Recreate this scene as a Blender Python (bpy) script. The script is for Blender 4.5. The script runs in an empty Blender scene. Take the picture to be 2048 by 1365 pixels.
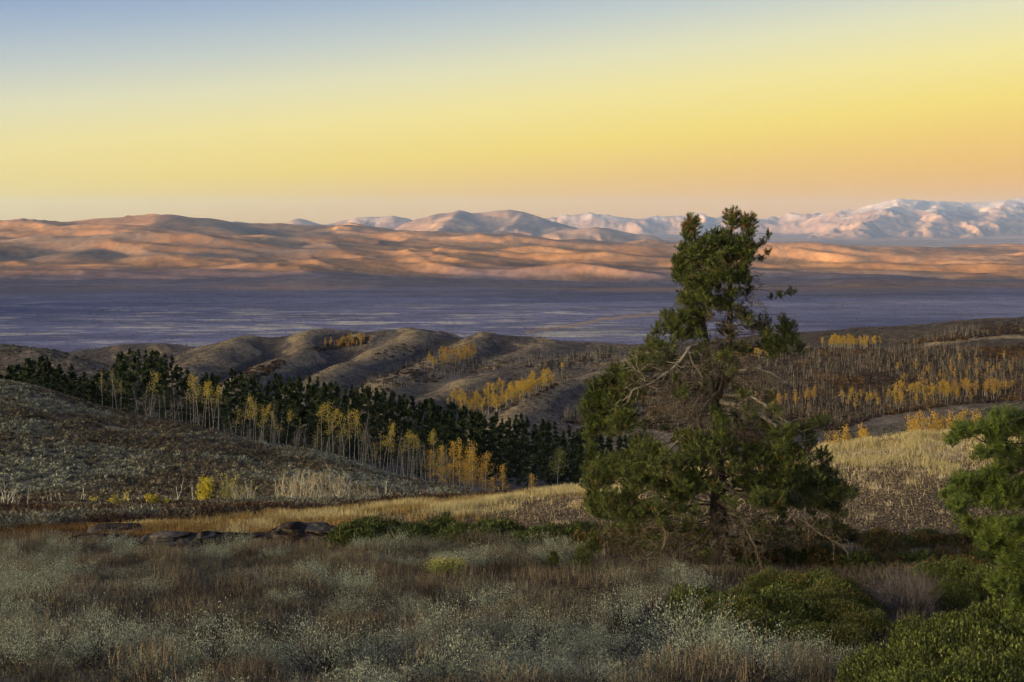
import bpy, math, random
import numpy as np
from mathutils import Vector
random.seed(7); RNG = np.random.default_rng(11)
F = 2844.0; HY = 455.0
SC = bpy.context.scene
COL = SC.collection

def P(px, sy, Y):
    """the place Y metres out that lies on the given line of sight (camera at the origin, looking along +Y)"""
    return np.array([(px - 1024.0) / F * Y, Y, (HY - sy) / F * Y])

# ------------------------------------------------------------------ tagging / linking helpers
def tag(o, label=None, cat=None, group=None, kind=None):
    if label: o['label'] = label
    if cat: o['category'] = cat
    if group: o['group'] = group
    if kind: o['kind'] = kind
    return o

def link(o, parent=None):
    COL.objects.link(o)
    if parent is not None: o.parent = parent
    return o

def empty(name, loc, rz=0.0, s=1.0):
    o = bpy.data.objects.new(name, None)
    o.empty_display_size = 0.3
    o.location = loc; o.rotation_euler = (0, 0, rz); o.scale = (s, s, s)
    return link(o)

def mesh_np(name, verts, faces, mats, midx=None, tint=None, smooth=False):
    """verts (n,3), faces (m,k) with k 3 or 4, or list of such blocks"""
    if not isinstance(faces, (list, tuple)): faces = [faces]
    faces = [np.asarray(f, dtype=np.int32) for f in faces if len(f)]
    me = bpy.data.meshes.new(name)
    verts = np.asarray(verts, dtype=np.float32)
    me.vertices.add(len(verts)); me.vertices.foreach_set('co', verts.ravel())
    loops = np.concatenate([f.ravel() for f in faces])
    sizes = np.concatenate([np.full(len(f), f.shape[1], dtype=np.int32) for f in faces])
    starts = np.concatenate([[0], np.cumsum(sizes)[:-1]]).astype(np.int32)
    me.loops.add(len(loops)); me.loops.foreach_set('vertex_index', loops)
    me.polygons.add(len(sizes)); me.polygons.foreach_set('loop_start', starts)
    me.polygons.foreach_set('loop_total', sizes)
    if smooth: me.polygons.foreach_set('use_smooth', np.ones(len(sizes), dtype=bool))
    for m in (mats if isinstance(mats, (list, tuple)) else [mats]): me.materials.append(m)
    if midx is not None: me.polygons.foreach_set('material_index', np.asarray(midx, dtype=np.int32))
    if tint is not None:
        a = me.color_attributes.new('tint', 'FLOAT_COLOR', 'POINT')
        t = np.ones((len(verts), 4), dtype=np.float32); t[:, :3] = tint
        a.data.foreach_set('color', t.ravel())
    me.update(calc_edges=True)
    return me

def obj(name, me, parent=None, loc=None):
    o = bpy.data.objects.new(name, me)
    if loc is not None: o.location = loc
    return link(o, parent)

# ------------------------------------------------------------------ noise
def _h(ix, iy, seed):
    n = (ix.astype(np.int64) * 374761393 + iy.astype(np.int64) * 668265263 + seed * 974634777) & 0xFFFFFFFF
    n = ((n ^ (n >> 13)) * 1274126177) & 0xFFFFFFFF
    return ((n ^ (n >> 16)) & 0xFFFFFF) / float(0xFFFFFF)

def vnoise(x, y, seed=0):
    x = np.asarray(x, float); y = np.asarray(y, float)
    ix = np.floor(x); iy = np.floor(y); fx = x - ix; fy = y - iy
    fx = fx * fx * fx * (fx * (fx * 6 - 15) + 10); fy = fy * fy * fy * (fy * (fy * 6 - 15) + 10)
    a = _h(ix, iy, seed); b = _h(ix + 1, iy, seed); c = _h(ix, iy + 1, seed); d = _h(ix + 1, iy + 1, seed)
    return (a + (b - a) * fx + (c - a) * fy + (a - b - c + d) * fx * fy) * 2 - 1

def fbm(x, y, oct=4, seed=0, gain=0.5):
    s = 0; a = 1.0; t = 0
    for i in range(oct):
        s = s + a * vnoise(x * 2 ** i + 17.3 * i, y * 2 ** i - 9.1 * i, seed + i); t += a; a *= gain
    return s / t

def ridged(x, y, oct=4, seed=0, gain=0.5):
    s = 0; a = 1.0; t = 0
    for i in range(oct):
        s = s + a * (1 - np.abs(vnoise(x * 2 ** i + 5.3 * i, y * 2 ** i + 3.1 * i, seed + i)) * 2); t += a; a *= gain
    return s / t

def sstep(a, b, x):
    t = np.clip((x - a) / (b - a), 0, 1); return t * t * (3 - 2 * t)

# ------------------------------------------------------------------ the lie of the land
UC = np.array([-450, 0, 300, 600, 900, 1150, 1400, 1650, 1850, 2048, 2500], float)
S = 's'; Z = 'z'
TAB = [
 (1,    Z, [-2.6]*11), (4, Z, [-3.6]*11), (8, Z, [-5.0]*11), (16, Z, [-6.3]*11), (22.5, Z, [-7.45]*11), (30, Z, [-8.75]*11),
 (38,   Z, [-9.95]*11), (47, Z, [-11.25]*11),
 (56,   S, [1088,1088,1087,1085,1083,1082,1080,1078,1074,1070,1060]),
 (62,   S, [1072,1070,1070,1068,1064,1058,1052,1046,1040,1036,1030]),
 (75,   S, [1052,1050,1046,1038,1022,1000,972,955,935,928,920]),
 (86,   S, [1036,1036,1032,1023,1006,982,946,900,878,866,850]),
 (96,   S, [1028,1028,1026,1019,1008,984,950,906,884,874,858]),
 (112,  S, [1018,1018,1018,1016,1012,1015,1000,960,935,925,910]),
 (130,  S, [1008,1008,1008,1008,1008,1050,1050,1020,1000,990,980]),
 (150,  S, [975,985,990,998,1003,1070,1090,1080,1060,1050,1040]),
 (190,  S, [820,872,900,932,977,1075,1120,1110,1090,1080,1080]),
 (215,  S, [745,812,860,906,986,1078,1120,1110,1100,1090,1090]),
 (238,  S, [690,765,840,902,996,1080,1100,1100,1090,1080,1080]),
 (262,  S, [700,775,852,925,1000,1050,1080,1080,1080,1070,1070]),
 (300,  Z, [-34,-38,-43,-51,-58,-62,-66,-66,-62,-60,-58]),
 (350,  Z, [-40,-45,-49,-57,-63,-65,-68,-70,-70,-68,-66]),
 (450,  Z, [-62,-66,-68,-72,-76,-80,-84,-86,-84,-82,-80]),
 (650,  Z, [-112,-112,-112,-112,-112,-112,-112,-114,-112,-110,-105]),
 (900,  Z, [-150,-150,-150,-150,-150,-148,-138,-130,-122,-118,-110]),
 (1200, Z, [-190,-190,-190,-190,-190,-180,-155,-140,-130,-122,-110]),
 (1600, Z, [-220]*11), (2100, Z, [-270]*11), (2800, Z, [-345]*11), (3500, Z, [-388]*11), (4500, Z, [-400]*11),
 (7500, Z, [-398]*11),
 (9300, S, [575]*11),
 (10000,S, [562,560,560,562,565,566,566,566,564,562,560]),
 (11000,S, [540,538,540,544,548,550,552,556,556,556,556]),
 (12000,S, [515,515,512,522,528,533,536,542,543,543,542]),
 (13300,S, [484,484,476,496,508,516,522,528,530,530,530]),
 (14500,S, [464,466,452,478,493,505,511,516,518,518,516]),
 (16000,S, [458,462,450,468,484,498,507,508,509,507,505]),
 (17500,S, [470,470,462,473,486,500,510,511,511,510,508]),
 (20000,S, [485,485,480,485,492,500,506,507,507,506,505]),
 (25000,S, [480,480,480,482,486,490,494,496,496,496,495]),
 (31000,S, [480,480,480,480,480,482,484,484,484,484,482]),
 (36000,S, [474,474,474,474,474,474,474,472,470,468,466]),
 (42000,S, [466]*11), (47000, S, [460]*11)]
TY = np.log(np.array([r[0] for r in TAB], float))
TZ = np.array([[((HY - v) / F * r[0] if r[1] == S else v) for v in r[2]] for r in TAB])

def table(px, Y):
    u = np.clip(px, UC[0], UC[-1]); ly = np.clip(np.log(np.maximum(Y, 1.0)), TY[0], TY[-1])
    ci = np.clip(np.searchsorted(UC, u, side='right') - 1, 0, len(UC) - 2)
    t = (u - UC[ci]) / (UC[ci + 1] - UC[ci]); t = t * t * (3 - 2 * t) * 0.5 + t * 0.5
    ri = np.clip(np.searchsorted(TY, ly, side='right') - 1, 0, len(TY) - 2)
    s = (ly - TY[ri]) / (TY[ri + 1] - TY[ri])
    # Catmull-like hermite along the depth
    def col(c):
        z0 = TZ[ri, c]; z1 = TZ[ri + 1, c]
        h = TY[ri + 1] - TY[ri]
        rm = np.maximum(ri - 1, 0); rp = np.minimum(ri + 2, len(TY) - 1)
        d = (z1 - z0) / h
        dm = np.where(ri > 0, (z0 - TZ[rm, c]) / np.maximum(TY[ri] - TY[rm], 1e-6), d)
        dp = np.where(ri < len(TY) - 2, (TZ[rp, c] - z1) / np.maximum(TY[rp] - TY[ri + 1], 1e-6), d)
        def lim(a, b):
            return np.where(a * b > 0, 2 * a * b / (a + b + 1e-12 * np.sign(a + b) + 1e-18), 0)
        m0 = lim(dm, d) * h; m1 = lim(d, dp) * h
        s2 = s * s; s3 = s2 * s
        return z0 * (2 * s3 - 3 * s2 + 1) + m0 * (s3 - 2 * s2 + s) + z1 * (3 * s2 - 2 * s3) + m1 * (s3 - s2)
    return col(ci) * (1 - t) + col(ci + 1) * t

# ridges: (points as (px, sy, Y) or ('w', x, y, z)), slope, rounding, blend
RID = [
 # rolling hills across the draw
 ([(130,728,1750),(210,705,1720),(290,692,1700),(400,700,1700)], .22, 40),
 ([(330,716,1500),(400,700,1520),(450,682,1540),(500,668,1560),(560,671,1600),(605,690,1650)], .42, 35),
 ([(500,668,1560),(440,696,1400),(380,728,1260),(330,760,1150)], .5, 16),
 ([(600,684,1600),(650,660,1560),(720,664,1600),(770,676,1640)], .45, 30),
 ([(650,660,1560),(585,700,1400),(520,738,1260),(470,770,1160)], .55, 14),
 ([(745,674,1500),(795,660,1500),(845,655,1500),(890,662,1530),(925,678,1560)], .45, 35),
 ([(845,655,1500),(770,693,1350),(690,728,1220),(610,765,1100),(560,800,1000)], .6, 14),
 ([(945,680,1420),(1000,662,1440),(1060,668,1450),(1120,680,1470),(1210,703,1500),(1300,728,1540)], .42, 32),
 ([(1000,662,1440),(930,695,1330),(850,728,1210),(770,760,1110),(700,795,1000)], .6, 14),
 ([(1100,678,1440),(1060,705,1340),(1010,728,1250)], .5, 18),
 ([(1230,722,1260),(1150,740,1190),(1060,752,1120),(960,766,1050),(880,783,980),(800,808,920),(740,835,860)], .6, 14),
 ([(1290,705,1060),(1240,728,1010),(1180,750,960),(1110,778,900),(1050,808,850),(1000,838,810),(950,872,770)], .6, 14),
 # the wooded slope to the right
 ([(1250,730,1400),(1400,722,1330),(1520,716,1280),(1640,712,1250),(1760,708,1200),(1830,692,1160),(1950,662,1120),(2060,640,1100),(2500,590,1080)], .125, 40),
 ([(1870,688,1140),(1930,694,1060),(2048,684,1000),(2300,664,980)], .4, 20),
 ([(1540,905,420),(1600,872,435),(1700,839,450),(1850,815,460),(2048,795,470),(2500,760,480)], .30, 14),
 ([(-450,650,500),(0,690,470),(70,698,465),(130,716,460),(175,745,450),(230,790,445)], .42, 8),
 ([(1560,676,3000),(1640,652,3000),(1700,650,3050),(1780,668,3100),(1880,690,3100)], .17, 90),
 # the long ridge off to the left that keeps the near country in shade
 ([('w',-4000,-7000,280),('w',-3800,-5000,310),('w',-3400,-1500,320),('w',-3400,1500,200),('w',-3750,4500,110),('w',-3950,6100,50),('w',-4750,7490,-60),('w',-5600,8930,-215),('w',-6100,9600,-300)], .36, 150),
]
FARR = [
 # hill with the long back on the left
 ([(-500,470,15500),(-100,455,15300),(60,448,15200),(110,447,15200),(200,437,15000),(290,433,14800),(335,430,14700),(385,438,14700),(408,437,14800),(450,449,15000),(510,463,15300)], .26, 120, 0),
 ([(335,430,14700),(290,462,13600),(230,490,12700),(150,505,12100)], .2, 120, 0),
 ([(408,437,14800),(430,462,14000),(480,480,13200),(560,500,12600)], .2, 120, 0),
 ([(620,470,16300),(700,466,16300),(780,469,16500),(850,476,16600)], .12, 160, 0),
 ([(860,490,15200),(930,481,15200),(1000,487,15400),(1060,494,15600)], .16, 120, 0),
 ([(1240,512,14500),(1340,508,14500),(1500,512,14800)], .14, 120, 0),
 ([(1700,545,12600),(1900,535,12800),(2048,530,13000),(2300,528,13000)], .10, 160, 0),
 # far peaks
 ([(448,452,36000),(470,444,36000),(500,446,36000),(530,457,36000)], .45, 15, 1),
 ([(545,462,33000),(575,448,33000),(598,438,33000),(612,443,33000),(640,453,33000)], .36, 15, 1),
 ([(645,456,33000),(690,440,33000),(715,437,33000),(760,435,33000),(785,431,33000),(805,436,33000),(840,457,33000)], .38, 20, 1),
 ([(790,478,26500),(830,455,26000),(875,434,26000),(888,428,26000),(900,431,26000),(918,422,26200),(938,431,26200),(985,425,26200),(1018,421,26200),(1045,425,26200),(1080,437,26200),(1130,452,26200),(1180,472,26500)], .36, 22, 1),
 ([(918,422,26200),(900,450,24600),(880,470,23600)], .34, 30, 1),
 ([(1045,425,26200),(1020,455,24800),(1000,475,23800)], .34, 30, 1),
 ([(1080,476,24500),(1130,462,24300),(1190,455,24200),(1240,462,24300),(1290,473,24500),(1400,492,25000)], .28, 30, 1),
 ([(1080,448,41000),(1130,440,41000),(1180,436,41000),(1240,439,41000),(1300,435,41000),(1380,433,41000),(1450,436,41000),(1520,437,41000),(1590,431,41000),(1650,428,41000),(1710,430,41000),(1750,421,40000),(1785,402,39500),(1802,398,39500),(1835,403,39500),(1875,402,39800),(1930,406,40000),(1985,404,40000),(2020,399,40000),(2060,395,40000),(2200,398,40000),(2600,425,41000)], .34, 25, 1),
 ([(1802,398,39500),(1760,440,36500),(1700,465,34000)], .25, 80, 1),
 ([(1875,402,39800),(1870,440,36500),(1850,468,34000)], .25, 80, 1),
 ([(2020,399,40000),(1990,438,36800),(1950,470,34000)], .25, 80, 1),
]

def ridge_h(x, y, pts, k, r):
    W = [np.array(p[1:], float) if p[0] == 'w' else P(*p) for p in pts]
    best = np.full(x.shape, -1e9)
    for a, b in zip(W[:-1], W[1:]):
        d = b[:2] - a[:2]; L2 = d @ d
        t = np.clip(((x - a[0]) * d[0] + (y - a[1]) * d[1]) / L2, 0, 1)
        dx = x - (a[0] + t * d[0]); dy = y - (a[1] + t * d[1])
        dist = np.sqrt(dx * dx + dy * dy)
        h = a[2] + t * (b[2] - a[2]) - k * (np.sqrt(dist * dist + r * r) - r)
        best = np.maximum(best, h)
    return best

def smax(a, b, w):
    h = np.clip(0.5 + 0.5 * (b - a) / w, 0, 1)
    return a * (1 - h) + b * h + w * h * (1 - h) * 0.6

def terrain(x, y):
    r = np.hypot(x, y)
    inz = y > 0.30 * r
    Y = np.where(inz, np.maximum(y, 1), np.maximum(0.30 * r, 1))
    px = np.where(y > 1e-3, 1024 + F * x / np.maximum(y, 1e-3), np.where(x > 0, 1e5, -1e5))
    Y = np.where(np.abs(px - 1024) > 1500, np.maximum(r * 0.88, 1), Y)
    w = sstep(1500, 3500, np.abs(px - 1024))
    Y = np.maximum(y, 1) * (1 - w) + np.maximum(r * 0.75, 1) * w
    z = table(px, Y)
    behind = sstep(0, -60, y)
    z = z + behind * 30 * sstep(0, 600, -y)                       # the hill goes on rising behind the camera
    far = sstep(8700, 12000, Y) * (1 - sstep(19000, 23000, Y))
    # hummocks of the foothills, drawn out across the view
    m = np.nonzero(far > 0); xm = x[m]; ym = y[m]
    hum = ridged(xm / 3600 + .4 * fbm(xm / 3000, ym / 3000, 2, 5), ym / 1050 + xm / 7000, 3, 21)
    z[m] += far[m] * (hum * 120 + ridged(xm / 2000 + .5 * hum, ym / 900, 3, 31, .5) * 55 + ridged(xm / 420 + hum, ym / 500, 3, 33, .6) * 7)
    z = z + sstep(3600, 5200, Y) * (1 - sstep(9300, 11000, Y)) * fbm(x / 1500, y / 700, 3, 41) * 5
    a = (1 - sstep(60, 130, Y)) * sstep(3, 14, Y); m = np.nonzero(a > 0)
    z[m] += a[m] * fbm(x[m] / 6, y[m] / 6, 3, 51) * 0.22
    a = sstep(60, 130, Y) * (1 - sstep(260, 420, Y)); m = np.nonzero(a > 0)
    z[m] += a[m] * fbm(x[m] / 24, y[m] / 24, 4, 52) * 0.55
    def near_mask(pts, k, rr):
        W = np.array([p[1:] if p[0] == 'w' else P(*p) for p in pts], float)
        pad = (W[:, 2].max() + 430) / k + 2 * rr
        if W[:, 1].max() < 600: pad = 160 / k * .6
        return np.nonzero((x > W[:, 0].min() - pad) & (x < W[:, 0].max() + pad) & (y > W[:, 1].min() - pad) & (y < W[:, 1].max() + pad))
    mid = sstep(500, 800, Y) * (1 - sstep(2300, 2900, Y))
    for pts, k, rr in RID:
        m = near_mask(pts, k, rr); xm = x[m]; ym = y[m]
        wp = (12 <= rr < 60 and k > .2)
        h = ridge_h(xm + wp * fbm(xm / 120, ym / 150, 3, 65) * 26, ym + wp * fbm(xm / 130, ym / 150, 3, 66) * 50, pts, k, rr)
        if 12 <= rr < 60 and pts[0][0] != 'w' and k >= .12 and pts[0][2] > 600:
            h = h + fbm(xm / 110, ym / 130, 3, 61) * 4.0
        elif pts[0][0] == 'w':
            h = h + ridged(xm / 1100, ym / 1100, 4, 63) * 90 - 40
        z[m] = smax(z[m], h, max(2.0, rr * 0.5) if rr < 100 else 30)
    m = np.nonzero(mid > 0); z[m] += mid[m] * fbm(x[m] / 60, y[m] / 60, 3, 71) * 1.6
    for pts, k, rr, mt in FARR:
        m = near_mask(pts, k, rr); xm = x[m]; ym = y[m]
        h = ridge_h(xm, ym, pts, k, rr)
        if mt:
            crest = np.clip(-(h - np.max([P(*p)[2] for p in pts])) / 500.0, 0, 1)
            g = ridged(xm / 1500 + .4 * fbm(xm / 900, ym / 900, 2, 84), ym / 3200, 5, 81, .6) * 190 + fbm(xm / 400, ym / 400, 3, 85) * 50
            h = h + g * (0.07 + 1.0 * crest)
        z[m] = np.where(Y[m] > 9000, smax(z[m], h, 14 if mt else 30), z[m])
    m = np.nonzero(Y > 21000); z[m] += sstep(21000, 26000, Y[m]) * fbm(x[m] / 700, y[m] / 700, 4, 91) * 22
    return z

AZ_IN = np.arange(-60, 2112, 3.5)
az_in = np.arctan((AZ_IN - 1024) / F)
lo, hi = az_in[0], az_in[-1]
def spread(a, b, n):
    t = np.linspace(0, 1, n + 1)[1:]; return a + (b - a) * t ** 1.8
AZ = np.concatenate([spread(lo, -math.pi, 90)[::-1], az_in, spread(hi, math.pi, 90)])
def geo(a, b, k): return np.exp(np.arange(math.log(a), math.log(b), k))
RR = np.concatenate([geo(3, 16, .05), geo(16, 120, .0065), geo(120, 300, .006), geo(300, 2000, .0042), geo(2000, 4200, .009), geo(4200, 9500, .0055), geo(9500, 19000, .003), geo(19000, 24000, .006), geo(24000, 44000, .0042), geo(44000, 46500, .02)])
RR = np.unique(np.round(RR, 4)); keep = np.concatenate([[True], np.diff(np.log(RR)) > .002]); RR = RR[keep]
LR = np.log(RR)
GX = np.sin(AZ)[None, :] * RR[:, None]; GY = np.cos(AZ)[None, :] * RR[:, None]
GZ = terrain(GX, GY)

def H(x, y):
    """ground height from the built sheet (bilinear)"""
    x = np.asarray(x, float); y = np.asarray(y, float)
    az = np.arctan2(x, y); lr = np.log(np.maximum(np.hypot(x, y), RR[0]))
    ci = np.clip(np.searchsorted(AZ, az) - 1, 0, len(AZ) - 2); ri = np.clip(np.searchsorted(LR, lr) - 1, 0, len(LR) - 2)
    t = (az - AZ[ci]) / (AZ[ci + 1] - AZ[ci]); s = (lr - LR[ri]) / (LR[ri + 1] - LR[ri])
    return (GZ[ri, ci] * (1 - t) + GZ[ri, ci + 1] * t) * (1 - s) + (GZ[ri + 1, ci] * (1 - t) + GZ[ri + 1, ci + 1] * t) * s
def Hs(px, Y):
    x = (px - 1024) / F * Y
    return x, Y, H(x, Y)
def scr(x, y, z): return 1024 + F * x / y, HY - F * z / y
# ------------------------------------------------------------------ materials
def mat(name, rough=0.9, spec=0.2):
    m = bpy.data.materials.new(name); m.use_nodes = True
    nt = m.node_tree; b = nt.nodes['Principled BSDF']
    b.inputs['Roughness'].default_value = rough
    b.inputs['Specular IOR Level'].default_value = spec
    return m, nt, b
def N(nt, t, **kw):
    n = nt.nodes.new(t)
    for k, v in kw.items():
        if k in n.inputs: n.inputs[k].default_value = v
        else: setattr(n, k, v)
    return n
def noise(nt, scale, detail=4, rough=.55, vec=None, mapping=None):
    n = N(nt, 'ShaderNodeTexNoise'); n.inputs['Scale'].default_value = scale; n.inputs['Detail'].default_value = detail; n.inputs['Roughness'].default_value = rough
    tc = vec
    if tc is None:
        t = nt.nodes.get('TC') or N(nt, 'ShaderNodeTexCoord'); t.name = 'TC'; tc = t.outputs['Object']
    if mapping:
        mp = N(nt, 'ShaderNodeMapping'); mp.inputs['Scale'].default_value = mapping; nt.links.new(tc, mp.inputs['Vector']); tc = mp.outputs['Vector']
    nt.links.new(tc, n.inputs['Vector'])
    return n.outputs['Fac']
def ramp(nt, fac, stops, interp='LINEAR'):
    r = N(nt, 'ShaderNodeValToRGB'); r.color_ramp.interpolation = interp
    e = r.color_ramp.elements
    while len(e) < len(stops): e.new(0.5)
    for i, (p, c) in enumerate(stops):
        e[i].position = p; e[i].color = (*c, 1) if len(c) == 3 else c
    nt.links.new(fac, r.inputs['Fac']); return r.outputs['Color']
def mixc(nt, a, b, fac, mode='MIX'):
    m = N(nt, 'ShaderNodeMix'); m.data_type = 'RGBA'; m.blend_type = mode
    def put(s, v):
        if hasattr(v, 'links'): nt.links.new(v, s)
        elif isinstance(v, (int, float)): s.default_value = v
        else: s.default_value = (*v, 1)
    put(m.inputs[0], fac); put(m.inputs[6], a); put(m.inputs[7], b)
    return m.outputs[2]
def attr(nt, name='tint'):
    a = N(nt, 'ShaderNodeAttribute'); a.attribute_name = name; return a.outputs['Color']
def bump(nt, b, h, strength, dist):
    n = N(nt, 'ShaderNodeBump'); n.inputs['Strength'].default_value = strength; n.inputs['Distance'].default_value = dist
    nt.links.new(h, n.inputs['Height']); nt.links.new(n.outputs['Normal'], b.inputs['Normal'])

def ground_mat(name, scales, contrast=.45, bs=.6, bd=.1, extra=None, mapping=None):
    m, nt, b = mat(name, 1.0, .05)
    c = attr(nt)
    hs = None
    for s in scales:
        f = noise(nt, s, 5, .62, mapping=mapping)
        v = ramp(nt, f, [(.30, (1 - contrast,) * 3), (.5, (1, 1, 1)), (.72, (1 + contrast * .9,) * 3)])
        c = mixc(nt, c, v, 1.0, 'MULTIPLY'); hs = f
    if extra: c = extra(nt, c)
    nt.links.new(c, b.inputs['Base Color'])
    bump(nt, b, hs, bs, bd)
    return m

def tint_mat(name, rough=.8, transl=0.0, spec=.15, var=None):
    """foliage / twig material coloured by the mesh's own colour attribute"""
    m, nt, b = mat(name, rough, spec)
    c = attr(nt)
    if var:
        f = noise(nt, var, 2); c = mixc(nt, c, ramp(nt, f, [(.3, (.7,) * 3), (.7, (1.3,) * 3)]), 1.0, 'MULTIPLY')
    nt.links.new(c, b.inputs['Base Color'])
    if transl > 0:
        t = N(nt, 'ShaderNodeBsdfTranslucent'); nt.links.new(c, t.inputs['Color'])
        ms = N(nt, 'ShaderNodeMixShader'); ms.inputs[0].default_value = transl
        out = nt.nodes['Material Output']
        nt.links.new(b.outputs[0], ms.inputs[1]); nt.links.new(t.outputs[0], ms.inputs[2]); nt.links.new(ms.outputs[0], out.inputs['Surface'])
    return m
def rnd_hue(m, amt):
    return m
# ------------------------------------------------------------------ ground sheets
def lerp3(a, b, t): return np.asarray(a) * (1 - t[..., None]) + np.asarray(b) * t[..., None]
GPX = 1024 + F * GX / np.maximum(GY, 1e-3); GPX = np.where(GY > 1, GPX, np.where(GX > 0, 1e5, -1e5))
GSY = HY - F * GZ / np.maximum(GY, 1e-3)
def blob(cx, cy, rx, ry, x, y, soft=.35):
    d = np.sqrt(((x - cx) / rx) ** 2 + ((y - cy) / ry) ** 2); return 1 - sstep(1 - soft, 1 + soft, d)

def bank_gold(px, Y):
    """how much golden grass grows at this spot of the near bank"""
    n = fbm(px / 90, Y / 5, 3, 201) * 9
    crest = np.interp(px, [200, 300, 700, 1150, 1400, 1650, 2048, 2400], [62, 66, 76, 84, 85, 86, 87, 87])
    width = np.interp(px, [200, 300, 700, 1150, 1650, 2048], [4, 6, 10, 9, 11, 10])
    return (1 - sstep(.6, 1.3, np.abs(Y + n * .7 - crest) / width)) * sstep(180, 330, px + n * 8)
def soil_mask(px, Y):
    n = fbm(px / 60, Y / 3, 3, 202)
    edge = np.interp(px, [400, 700, 1000, 1300, 2048, 2400], [61, 67, 73, 78, 80, 80])
    e0 = np.interp(px, [1200, 1450], [59.5, 55.5]); return sstep(e0, e0 + 1.5, Y + n) * (1 - sstep(edge - 2, edge + 3, Y + n * 3)) * sstep(500, 760, px)

c_meadow = lerp3((.060, .043, .030), (.085, .075, .055), sstep(-.3, .4, fbm(GX / 3, GY / 3, 4, 301)))
c_meadow = lerp3(c_meadow, (.085, .063, .043), soil_mask(GPX, GY))
c_meadow = lerp3(c_meadow, (.30, .20, .075), bank_gold(GPX, GY) * .8)
c_meadow = lerp3(c_meadow, (.075, .052, .036), sstep(84, 90, GY) * (1 - sstep(120, 140, GY)) * sstep(1100, 800, GPX))
c_hill = lerp3((.11, .092, .068), (.165, .132, .088), sstep(-.3, .5, fbm(GX / 16, GY / 9, 4, 303)))
# mid hills: sage; brushy draws darkened and tan backs lightened to paint in relief shading
n1 = fbm(GX / 90, GY / 90, 4, 305); n2 = fbm(GX / 22, GY / 30, 4, 306)
c_mid = lerp3((.068, .057, .056), (.125, .098, .078), sstep(-.25, .55, n1 + .5 * n2))
c_mid = lerp3(c_mid, (.24, .165, .085), sstep(.42, .75, n2 + .35 * n1) * .7)
def line_mask0(pts, wd):
    yy = np.interp(GPX, [p[0] for p in pts], [p[1] for p in pts]); return (1 - sstep(wd * .4, wd, np.abs(GSY - yy - 4 * n2))) * (GPX > pts[0][0]) * (GPX < pts[-1][0]) * (GY > 700) * (GY < 1500)
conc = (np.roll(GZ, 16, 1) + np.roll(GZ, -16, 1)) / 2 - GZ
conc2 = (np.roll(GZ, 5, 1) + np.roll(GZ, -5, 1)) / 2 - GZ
c_mid = lerp3(c_mid, (.045, .036, .032), sstep(.8, 4.5, conc + 1.6 * n2) * .62)  # hollows darkened by concavity: brush, plus shade of the folds put into colour
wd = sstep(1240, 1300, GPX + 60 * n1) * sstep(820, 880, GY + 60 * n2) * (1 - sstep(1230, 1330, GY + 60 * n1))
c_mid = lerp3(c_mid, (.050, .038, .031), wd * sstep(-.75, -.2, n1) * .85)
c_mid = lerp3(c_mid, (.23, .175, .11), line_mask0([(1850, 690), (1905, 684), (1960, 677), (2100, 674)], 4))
c_mid = lerp3(c_mid, (.26, .19, .11), sstep(.10, .5, -conc2 + .12 * n2) * .55)  # convex crests paled: tan grass, plus light on the backs put into colour
# valley plain: broad bands and pale hayfields and playa streaks
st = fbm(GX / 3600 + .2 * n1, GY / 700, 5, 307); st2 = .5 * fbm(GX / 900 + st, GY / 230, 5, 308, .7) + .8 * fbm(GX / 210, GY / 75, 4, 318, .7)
c_pl = lerp3((.058, .060, .125), (.150, .138, .215), sstep(-.5, .5, st))  # violet cast puts the blue of valley shade and haze into the plain's colour
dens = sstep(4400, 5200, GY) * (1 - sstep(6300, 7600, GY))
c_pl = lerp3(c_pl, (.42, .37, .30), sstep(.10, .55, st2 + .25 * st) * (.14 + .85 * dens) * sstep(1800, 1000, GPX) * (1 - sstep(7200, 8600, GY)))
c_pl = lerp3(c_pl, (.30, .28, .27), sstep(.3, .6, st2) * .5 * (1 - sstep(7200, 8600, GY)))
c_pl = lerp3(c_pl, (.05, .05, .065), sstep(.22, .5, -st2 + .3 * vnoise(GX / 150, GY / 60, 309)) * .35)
def line_mask(pts, wd):
    out = np.zeros_like(GX)
    px = np.array([p[0] for p in pts], float); sy = np.array([p[1] for p in pts], float)
    yy = np.interp(GPX, px, sy)
    wob = fbm(GPX / 12, GPX * 0, 3, 310) * 3
    return (1 - sstep(wd * .5, wd, np.abs(GSY - yy - wob))) * (GPX > px[0]) * (GPX < px[-1]) * (GY > 3000) * (GY < 9500)
c_pl = lerp3(c_pl, (.30, .20, .13), np.maximum(line_mask([(1050, 664), (1130, 654), (1200, 640), (1260, 633), (1350, 626)], 4), line_mask([(1500, 613), (1700, 606), (2100, 601)], 1.0) * .4) * .8)
c_pl = lerp3(c_pl, (.05, .045, .055), line_mask([(1120, 586), (1160, 578), (1200, 572)], 1.6) * .8)
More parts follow.
